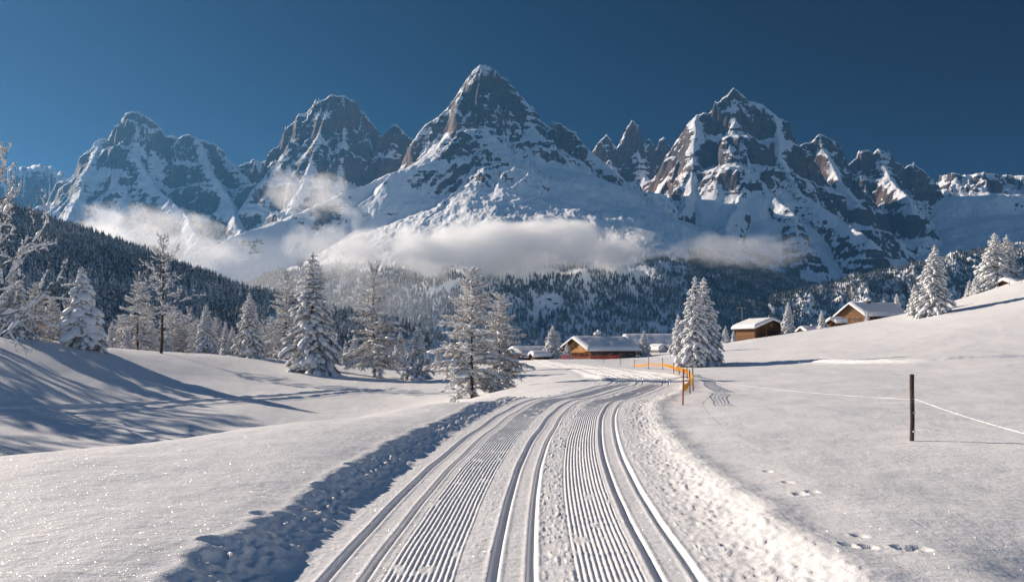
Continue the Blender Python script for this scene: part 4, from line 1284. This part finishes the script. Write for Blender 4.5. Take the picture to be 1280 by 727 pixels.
def house(name, label, cat, x, y, yaw, L, W, hw, rise, over, th, wall_mat, gable_mat=None, dz=0.0, seed=1, eave=0.6, group=None, base_mat=None):
    root = bpy.data.objects.new(name, None); root.empty_display_size = 0.5
    z = float(ground(np.array([float(x)]), np.array([float(y)]), False)[0])
    root.location = (x, y, z + dz); root.rotation_euler = (0, 0, R(yaw)); link(root); tag(root, label, cat, group)
    w2 = W / 2; l2 = L / 2; slope = rise / w2
    zb = -2.5
    wall = Poly().prism([(-w2, zb), (w2, zb), (w2, hw), (0, hw + rise), (-w2, hw)], -l2, l2).obj('wall', wall_mat, root)
    if gable_mat:
        g = Poly().prism([(-w2 - .03, zb + .1), (w2 + .03, zb + .1), (w2 + .03, hw - .012 - .03 * slope), (0, hw + rise - .012), (-w2 - .03, hw - .012 - .03 * slope)], -l2 - 0.06, -l2 + .3)
        g.obj('gable_wall', gable_mat, root)
    half = w2 + eave; rz = hw + rise; t = 0.16
    roof = Poly().prism([(-half, rz - slope * half + .004), (0, rz + .004), (half, rz - slope * half + .004), (half, rz - slope * half + t), (0, rz + t), (-half, rz - slope * half + t)], -l2 - over, l2 + over * .6).obj('roof', M['dark_planks'], root)
    sn = snow_slab('roof_snow', roof, rz + t, half, slope, -l2 - over, l2 + over * .6, th, seed)
    # rafters under the front gable
    for q in np.linspace(-1, 1, 2):
        b = Poly(); yb = q * (half - .25)
        b.box((-l2 - over + .05, yb - .07, rz - slope * abs(yb) - .22), (l2 + over * .5, yb + .07, rz - slope * abs(yb) - .03)); b.obj('purlin', M['brown_planks'], root)
    b = Poly(); b.box((-l2 - over + .05, -.09, rz - .30), (-l2 - .07, .09, rz - .05)); b.obj('purlin', M['brown_planks'], root)
    return root, dict(l2=l2, w2=w2, hw=hw, rz=rz, slope=slope, t=t, roof=roof, th=th)
def chimney(info, x, y, w, h, mat, snow_h=0.35, seed=0):
    z0 = info['rz'] - info['slope'] * abs(y) - .2
    top = info['rz'] - info['slope'] * abs(y) + info['t'] + h
    c = Poly().box((x - w / 2, y - w / 2, z0), (x + w / 2, y + w / 2, top)); c.box((x - w / 2 - .08, y - w / 2 - .08, top), (x + w / 2 + .08, y + w / 2 + .08, top + .1))
    co = c.obj('chimney', mat, info['roof'])
    V, F = ICO2
    sn = mesh_np('chimney_snow', V * np.array([w * .72, w * .72, snow_h], f32) * (1 + .12 * fbm(V[:, 0] * 2 + seed, V[:, 1] * 2 + V[:, 2], 2, seed)[:, None]) + np.array([x, y, top + .1 + snow_h * .62], f32), F, [M['roof_snow']])
    link(bpy.data.objects.new('chimney_snow', sn), co)

# the timber chalet in the middle
c1, i1 = house('timber_chalet', 'long timber chalet with honey coloured gable and thick snow roof beside the trail', 'chalet', *at(750, 445, 134)[:2], 29, 9.3, 7.4, 2.25, 1.65, 0.9, 0.40, M['stone'], M['larchwood'], dz=-0.35, seed=3, eave=0.9)
for yy, w, zz in ((-2.4, .8, .45), (-.7, .8, .45), (1.0, .8, .45), (0.1, .7, 2.3)):
    window(c1, (-i1['l2'] - .06, yy, zz), 'x-', w, 1.0, shutters=zz < 1)
Poly().box((-i1['l2'] - 1.0, -i1['w2'] - .02, 1.72), (-i1['l2'] - .07, i1['w2'] + .02, 1.84)).obj('balcony_floor', M['larchwood'], c1)
for xx in (-3.2, -0.8, 1.6, 3.6):
    window(c1, (xx, -i1['w2'], 0.75), 'y-', .7, .7, shutters=False)
chimney(i1, -0.2, 0.7, .75, .75, M['stone'], .32, 4)
chimney(i1, 0.55, 1.2, .5, 1.15, M['plaster'], .45, 6)
# the great barn behind it
c2, i2 = house('hay_barn', 'big dark barn with one broad blue shaded snow roof behind the timber chalet', 'barn', *at(812, 436, 158)[:2], 4, 9.5, 9.0, 1.9, 2.9, 0.5, 0.35, M['brown_planks'], M['dark_planks'], dz=-0.9, seed=5)
Poly().box((1.0, -i2['w2'] - .05, -.5), (3.2, -i2['w2'] - .004, 1.6)).obj('barn_door', M['dark_planks'], c2)
c3, i3 = house('snowed_shed', 'tiny white shed half buried in snow in front of the big barn', 'shed', *at(823, 437, 144)[:2], -55, 2.6, 2.2, .9, .7, 0.3, 0.4, M['plaster'], None, dz=-0.35, seed=6, eave=.3)
Poly().box((-i3['l2'] - .04, -.35, -.5), (-i3['l2'] - .004, .35, .8)).obj('door', M['dark_planks'], c3)
c3b, i3b = house('annex_house', 'low grey roofed annexe at the right end of the big barn', 'house', *at(836, 438, 156)[:2], 4, 4.2, 5, 1.3, 1.0, 0.3, 0.35, M['plaster'], None, dz=-0.8, seed=16, eave=.4)
window(c3b, (0.2, -i3b['w2'], .2), 'y-', .8, .8)
# village left of the chalet
c4, i4 = house('village_house', 'low dark wooden house with a wide snow roof left of the timber chalet', 'house', *at(663, 446, 128)[:2], 30, 6.0, 5.4, 1.15, 1.15, .5, .4, M['dark_planks'], None, dz=-0.2, seed=7, eave=.6)
window(c4, (-.8, -i4['w2'], .1), 'y-', .9, .7); window(c4, (1.2, -i4['w2'], .1), 'y-', .9, .7)
c5, i5 = house('village_house', 'small house with a sunlit end wall behind the low dark house', 'house', *at(676, 437, 150)[:2], 4, 3.4, 4.4, 2.0, 1.0, .3, .35, M['plaster'], M['larchwood'], dz=-0.6, seed=8, eave=.4)
window(c5, (0.2, -i5['w2'], .6), 'y-', .7, .8); chimney(i5, .3, -.4, .4, .4, M['stone'], .2, 9)
c6, i6 = house('village_house', 'distant house with a bluish snow roof at the left end of the village', 'house', *at(650, 437, 170)[:2], 12, 4.6, 5, 1.9, 1.1, .4, .35, M['brown_planks'], None, dz=-1.2, seed=9, eave=.4)
window(c6, (0, -i6['w2'], .7), 'y-', .8, .8)
c7, i7 = house('woodshed', 'little woodshed with snow cap beside the dark village spruce', 'shed', *at(675, 447, 120)[:2], 20, 2.4, 1.8, .75, .4, .3, .4, M['dark_planks'], None, dz=-0.1, seed=10, eave=.25)
Poly().box((-.6, -i7['w2'] - .04, -.5), (.3, -i7['w2'] - .004, .6)).obj('door', M['brown_planks'], c7)
c8, i8 = house('village_house', 'flat roofed pale house seen through the gap beside the little spruce', 'house', *at(548, 432, 175)[:2], -6, 6.5, 5, 2.0, .9, .4, .35, M['plaster'], None, dz=-0.8, seed=12, eave=.4)
window(c8, (0, -i8['w2'], .8), 'y-', .8, .8)
# right slope
c9, i9 = house('log_barn', 'brown log barn with a thick lopsided snow roof on the right slope', 'barn', *at(951, 418, 152)[:2], 114, 5.4, 7.4, 1.9, 1.35, .7, .5, M['brown_planks'], M['brown_planks'], dz=0.0, seed=13, eave=.7)
Poly().box((-i9['l2'] - .10, -1.0, -.4), (-i9['l2'] - .064, .9, 1.5)).obj('barn_door', M['dark_planks'], c9)
window(c9, (-i9['l2'] - .06, -2.2, .5), 'x-', .6, .6, shutters=False); window(c9, (-i9['l2'] - .06, 0.0, 2.1), 'x-', .5, .5, shutters=False)
Poly().prism([(i9['w2'] + .004, -1.2), (i9['w2'] + .05, -1.2), (i9['w2'] + .05, 1.8), (i9['w2'] + .004, 1.8)], -i9['l2'] + .1, i9['l2'] - .1).obj('log_side', M['brown_logs'], c9)
c10, i10 = house('upper_chalet', 'upper timber chalet with snow capped chimney and long snow roof on the right slope', 'chalet', *at(1091, 398, 164)[:2], 24, 11.6, 6.6, 2.1, 2.1, .8, .5, M['brown_planks'], M['brown_logs'], dz=-0.5, seed=14, eave=.8)
for yy, zz in ((-1.6, .6), (1.2, .6), (0, 2.4)):
    window(c10, (-i10['l2'] - .06, yy, zz), 'x-', .7, .9, shutters=zz < 1)
window(c10, (-2.5, -i10['w2'], 1.0), 'y-', .7, .8)
chimney(i10, -2.0, -.5, .85, .75, M['stone'], .5, 15)
c11, i11 = house('round_roofed_shed', 'small log shed under a bulging snow cap left of the upper chalet', 'shed', *at(1046, 404, 158)[:2], 24, 2.6, 2.2, 1.25, .55, .3, .65, M['brown_logs'], None, dz=-0.3, seed=17, eave=.25)
Poly().box((-i11['l2'] - .04, -.35, -.3), (-i11['l2'] - .004, .35, 1.0)).obj('door', M['dark_planks'], c11)
c12, i12 = house('cottage', 'low pale cottage with white snow roof between the log barn and the bulging shed', 'house', *at(1013, 409, 172)[:2], 16, 4.4, 4.0, 1.4, 1.15, .3, .4, M['plaster'], M['brown_planks'], dz=-0.6, seed=18, eave=.4)
window(c12, (0, -i12['w2'], .4), 'y-', .8, .7); chimney(i12, .5, .2, .45, .35, M['stone'], .22, 19)
c13, i13 = house('ridge_hut', 'snow covered hut roof rising over the upper right ridge', 'hut', *at(1277, 352, 156)[:2], 20, 9, 6, .6, 1.3, .5, .6, M['brown_planks'], None, dz=-2.0, seed=20, eave=.5)
# far huts in the glades of the mountain wood
for px, d, lab in ((636, 3150, 'left hut of a pair in the highest forest glade under the cloud'), (646, 3160, 'right hut of a pair in the highest forest glade under the cloud'), (686, 2800, 'left hut of a pair in the small glade above the village'), (694, 2790, 'right hut of a pair in the small glade above the village')):
    r = bpy.data.objects.new('mountain_hut', None); x = (px - 640) / FOC * d
    r.location = (x, d, float(h_at(np.array([x]), np.array([float(d)]))[0])); r.rotation_euler = (0, 0, R(-15)); link(r); tag(r, lab, 'hut')
    Poly().prism([(-5, -6), (5, -6), (5, 4), (0, 7), (-5, 4)], -9, 9).obj('wall', M['dark_planks'], r)
    Poly().prism([(-6.5, 3.2), (0, 7.1), (6.5, 3.2), (6.5, 4.4), (0, 8.4), (-6.5, 4.4)], -10, 10).obj('roof', M['roof_snow'], r)

# ------------------------------------------------------------------ aerials, fences, people
def tube_obj(name, segs, mat, parent=None, k=6):
    s = Soup()
    for P, r in segs: s.tube(P, r, k)
    return link(bpy.data.objects.new(name, s.build(name, mat)), parent)
def gz(x, y): return float(ground(np.array([float(x)]), np.array([float(y)]), False)[0])
def aerial(px, top, base, d, label):
    x = (px - 640) / FOC * d; zb = EYE + (HZ - base) / FOC * d; zt = EYE + (HZ - top) / FOC * d
    r = bpy.data.objects.new('roof_aerial', None); r.location = (x, d, zb); link(r); tag(r, label, 'aerial')
    h = zt - zb
    tube_obj('mast', [([(0, 0, -1.2), (0, 0, h)], .045)], M['metal'], r)
    tube_obj('boom', [([(-.95, 0, h - .1), (.75, 0, h - .1)], .03)], M['metal'], r)
    tube_obj('elements', [([(q, -.5, h - .1), (q, .5, h - .1)], .02) for q in np.linspace(-.9, .7, 6)] + [([(q, 0, h - .4), (q, 0, h + .1)], .02) for q in (-.8, .6)], M['metal'], r, 4)
aerial(927.5, 384, 406, 155, 'thin television aerial on a mast behind the log barn')
aerial(1080, 352.5, 376, 165, 'television aerial rising above the chimney of the upper chalet')

M['post_wood'] = mat_plain('weathered_post', (0.05, 0.037, 0.032), (0.13, 0.10, 0.085), 5, 0.9, 0.8, (3, 3, 0.5))
M['red_pole'] = mat_plain('red_pole_paint', (0.30, 0.06, 0.03), (0.42, 0.10, 0.045), 5, 0.6, 0.2, (2, 2, 1))
M['dark_pole'] = mat_plain('brown_pole', (0.10, 0.055, 0.045), (0.17, 0.09, 0.07), 5, 0.7, 0.2)
M['orange_net'] = mat_plain('orange_net', (0.85, 0.36, 0.03), (0.9, 0.47, 0.07), 8, 0.55, 0.1)
M['red_net'] = mat_plain('red_net', (0.70, 0.10, 0.05), (0.80, 0.18, 0.10), 8, 0.6, 0.1)
M['rope'] = mat_plain('snow_crusted_rope', (0.80, 0.80, 0.80), (0.88, 0.87, 0.86), 12, 0.7, 0.4)

# field fence: one weathered post and its snow crusted rope
fx, fy = at(1140, 552, 14.3)[:2]; fz = gz(fx, fy)
p = bpy.data.objects.new('fence_post', None); p.location = (fx, fy, fz); link(p); tag(p, 'single dark weathered fence post standing in the open snow field', 'fence post')
s = Soup(); zz = np.linspace(-.35, 1.19, 14); rg = np.random.default_rng(3)
s.tube(np.stack([.006 * np.sin(zz * 5), .006 * np.cos(zz * 4), zz], 1), .037 + .004 * rg.random(14), 9)
s.add(np.array([(.037 * math.cos(a), .037 * math.sin(a), 1.19) for a in np.arange(9) * 6.283 / 9] + [(0, 0, 1.195)]), [(i, (i + 1) % 9, 9) for i in range(9)])
po = link(bpy.data.objects.new('post', s.build('post', M['post_wood'])), p)
s = Soup()
for hh in (.755, .50, .17):
    s.blob(np.array([.02, -.035, hh]), np.array([.03, 0, 0]), np.array([0, .02, 0]), np.array([0, 0, .026]), rg)
link(bpy.data.objects.new('ice_crust', s.build('ice_crust', M['rope'])), po)
for hh in (.755, .50):
    tube_obj('insulator', [([(0, -.03, hh), (0, -.065, hh)], .014)], M['dark_pole'], po)
def rope(name, a, b, sag, r, label, seed):
    rg = np.random.default_rng(seed); n = 90
    t = np.linspace(0, 1, n)[:, None]
    P = np.array(a) * (1 - t) + np.array(b) * t; P[:, 2] -= sag * 4 * (t * (1 - t))[:, 0]
    k = rg.random(n); rad = r * (0.45 + 0.9 * k * (k > .25))
    P[:, 2] += rad * 0.5
    s = Soup(); s.tube(P, rad, 6)
    o = link(bpy.data.objects.new(name, s.build(name, M['rope']))); tag(o, label, 'rope')
nx, ny = 5.9, 7.6
rope('fence_rope', (fx + .02, fy - .05, fz + .755), (nx, ny, gz(nx, ny) + .70), .06, .006, 'thick snow crusted rope running from the weathered post towards the right edge', 5)
pr = bpy.data.objects.new('fence_post', None); pr.location = (nx + .04, ny, gz(nx, ny)); link(pr); tag(pr, 'fence post beyond the right edge of the view holding the rope', 'fence post'); link(bpy.data.objects.new('post', po.data), pr)
e = at(866, 496, 29.5); rope('fence_rope', (fx - .02, fy, fz + .74), (e[0], e[1], gz(e[0], e[1]) + .55), .10, .0035, 'thin pale rope sagging from the weathered post towards the orange net', 6)

# orange net fence along the bend of the trail
POSTS = [(853.5, 22.2, .98, 'red_pole', 'tall red pole at the near end of the orange net'), (862.5, 28.5, .80, 'dark_pole', 'brown pole just behind the tall red pole'),
         (866.5, 30.0, .90, 'dark_pole', 'brown pole at the right corner of the orange net'), (859, 41.5, .64, 'dark_pole', None), (849, 48, .70, 'dark_pole', None), (842, 51.5, .66, 'dark_pole', None),
         (828.5, 61, .90, 'dark_pole', None), (811, 63, .92, 'dark_pole', None), (793, 72, .80, 'dark_pole', None), (776, 83, .95, 'dark_pole', None), (755, 96, .9, 'dark_pole', None), (735, 106, .9, 'dark_pole', None)]
tops = []
for px, d, h, m, lab in POSTS:
    x = (px - 640) / FOC * d; z = gz(x, d)
    r = bpy.data.objects.new('net_pole', None); r.location = (x, d, z); r.rotation_euler = (0, R(RNG.uniform(-1.5, 1.5)), 0); link(r)
    tag(r, lab or 'slim brown pole in the row carrying the orange net along the trail bend', 'pole', None if lab else 'slim poles of the orange net')
    tube_obj('shaft', [([(0, 0, -.3), (0, 0, h)], .022 if lab else .026)], M[m], r)
    tube_obj('cap', [([(0, 0, h), (0, 0, h + .03)], .026 if lab else .03)], M['dark_pole'], r)
    tops.append((x, d, z, h))
def net(name, pts, mat, label, low, high, seed, cells=0.16, rows=5, bar=0.018):
    """a sagging plastic mesh between posts; low / high = heights of its edges at each post"""
    rg = np.random.default_rng(seed); s = Soup()
    for i in range(len(pts) - 1):
        a, b = pts[i], pts[i + 1]
        L = math.hypot(b[0] - a[0], b[1] - a[1]); n = max(4, int(L / cells)); t = np.linspace(0, 1, n)
        sg = rg.uniform(.08, .2); top, bot = [], []
        base = np.stack([a[0] + (b[0] - a[0]) * t, a[1] + (b[1] - a[1]) * t], 1)
        zt = (a[2] + high[i]) * (1 - t) + (b[2] + high[i + 1]) * t - sg * 4 * t * (1 - t) * .8
        zl = (a[2] + low[i]) * (1 - t) + (b[2] + low[i + 1]) * t - sg * 2.2 * t * (1 - t)
        wave = .03 * np.sin(t * 9 + i)
        for k in range(rows):
            f = k / (rows - 1); z = zl * (1 - f) + zt * f
            s.tube(np.stack([base[:, 0], base[:, 1] + wave * (1 - f), z], 1), bar * (1.3 if k in (0, rows - 1) else .9), 4)
        for j in range(n):
            s.tube([(base[j, 0], base[j, 1] + wave[j], zl[j]), (base[j, 0], base[j, 1], zt[j])], bar * .9, 3)
    o = link(bpy.data.objects.new(name, s.build(name, mat))); tag(o, label, 'fence net')
net('orange_net', tops[:3], M['orange_net'], 'bright orange safety net bunched between the tall red pole and the brown corner poles', [.40, .36, .34], [.62, .58, .66], 1, .16, 5, .006)
net('orange_net', tops[2:9], M['orange_net'], 'long sagging strip of orange safety net along the bend of the trail', [.36, .34, .30, .30, .38, .36, .25], [.60, .56, .52, .52, .56, .54, .42], 2, .16, 5, .011)
rp = []
for px, d in ((700, 112), (712, 111), (724, 111), (737, 112), (750, 113), (763, 114), (775, 116)):
    x = (px - 640) / FOC * d; z = gz(x, d)
    r = bpy.data.objects.new('net_pole', None); r.location = (x, d, z); link(r); tag(r, 'short pole of the red net in front of the timber chalet', 'pole', 'short poles of the red net')
    tube_obj('shaft', [([(0, 0, -.3), (0, 0, .78)], .03)], M['dark_pole'], r); tube_obj('cap', [([(0, 0, .78), (0, 0, .81)], .034)], M['red_pole'], r)
    rp.append((x, d, z, .75))
net('red_net', rp, M['red_net'], 'low red safety net strung in front of the timber chalet', [.12] * 7, [.58] * 7, 3, .45, 4, .026)
# thin stakes along the right ridge and below the chalets
for i, (px, d) in enumerate(((1211, 150), (1230, 148), (1246, 147), (1262, 146), (1277, 145), (1112, 150), (1092, 149), (1070, 150), (1052, 149), (1000, 146), (958, 138), (838, 112), (846, 108))):
    x = (px - 640) / FOC * d
    o = tube_obj('snow_stake', [([(0, 0, -.3), (.02, 0, 1.0)], .035)], M['grey_wood']); o.location = (x, d, gz(x, d))
    tag(o, 'thin wooden stake in the snow of the right slope', 'stake', 'stakes on the right slope')

# two people at the dark house, a blue bin before them
def person(px, d, h, jacket, label, seed):
    x = (px - 640) / FOC * d; z = gz(x, d)
    root = bpy.data.objects.new('person', None); root.location = (x, d, z); root.rotation_euler = (0, 0, R(RNG.uniform(-40, 40))); link(root); tag(root, label, 'person')
    k = h / 1.75
    J = dict(pel=(0, 0, .95), che=(0, .02, 1.32), nec=(0, 0, 1.5), hea=(0, -.02, 1.62), top=(0, -.01, 1.72), hl=(.1, 0, .9), kl=(.12, -.04, .5), al=(.12, .02, .08), fl=(.13, -.16, .04), hr=(-.1, 0, .9), kr=(-.12, -.03, .5), ar=(-.13, .02, .08), fr=(-.14, -.16, .04),
             sl=(.19, .01, 1.43), el=(.27, .0, 1.15), wl=(.24, -.14, .93), sr=(-.19, .01, 1.43), er=(-.28, .02, 1.16), wr=(-.22, -.18, 1.0))
    Rr = dict(pel=.155, che=.17, nec=.06, hea=.105, top=.07, hl=.1, kl=.07, al=.05, fl=.045, hr=.1, kr=.07, ar=.05, fr=.045, sl=.085, el=.06, wl=.045, sr=.085, er=.06, wr=.045)
    E = [('pel', 'che'), ('che', 'nec'), ('nec', 'hea'), ('hea', 'top'), ('pel', 'hl'), ('hl', 'kl'), ('kl', 'al'), ('al', 'fl'), ('pel', 'hr'), ('hr', 'kr'), ('kr', 'ar'), ('ar', 'fr'), ('che', 'sl'), ('sl', 'el'), ('el', 'wl'), ('che', 'sr'), ('sr', 'er'), ('er', 'wr')]
    names = list(J); me = bpy.data.meshes.new('body')
    me.from_pydata([tuple(c * k for c in J[n]) for n in names], [(names.index(a), names.index(b)) for a, b in E], [])
    tmp = bpy.data.objects.new('tmp', me); COL.objects.link(tmp)
    sk = tmp.modifiers.new('s', 'SKIN'); sb = tmp.modifiers.new('b', 'SUBSURF'); sb.levels = 1
    for i, n in enumerate(names):
        v = me.skin_vertices[0].data[i]; v.radius = (Rr[n] * k, Rr[n] * k); v.use_root = (n == 'pel')
    bpy.context.view_layer.update()
    ev = tmp.evaluated_get(bpy.context.evaluated_depsgraph_get()); bm_ = bpy.data.meshes.new_from_object(ev)
    bpy.data.objects.remove(tmp)
    skin = mat_plain('skin', (.5, .32, .25), (.55, .36, .28), 3, .6, 0)
    jk = mat_plain('jacket', jacket, tuple(c * 1.15 for c in jacket), 3, .7, .2)
    tr_ = mat_plain('trousers', (.03, .035, .05), (.05, .055, .07), 3, .8, .2)
    bm_.materials.clear()
    for m in (skin, jk, tr_): bm_.materials.append(m)
    for f in bm_.polygons:
        c = f.center; f.use_smooth = True
        f.material_index = 0 if c.z > 1.50 * k else (1 if c.z > .88 * k else 2)
    link(bpy.data.objects.new('body', bm_), root)
    V, F = ICO2
    link(bpy.data.objects.new('hat', mesh_np('hat', V * np.array([.115, .12, .09], f32) * k + np.array([0, 0, 1.69 * k], f32), F, [tr_])), root)
person(653.2, 118, 1.45, (.75, .25, .22), 'person in a pink red jacket by the low dark village house', 1)
person(648.5, 119, 1.35, (.55, .07, .05), 'person in a dark red jacket left of the one in pink', 2)
bx_, by_ = at(652, 449, 114)[:2]
r = bpy.data.objects.new('storage_bin', None); r.location = (bx_, by_, gz(bx_, by_)); link(r); tag(r, 'dark blue bin in front of the two people at the village', 'bin')
M['blue_paint'] = mat_plain('blue_plastic', (.03, .06, .16), (.05, .09, .22), 3, .5, .1)
Poly().box((-.5, -.3, -.2), (.5, .3, .42)).obj('box', M['blue_paint'], r, .02); Poly().box((-.53, -.33, .424), (.53, .33, .48)).obj('lid', M['blue_paint'], r, .015)
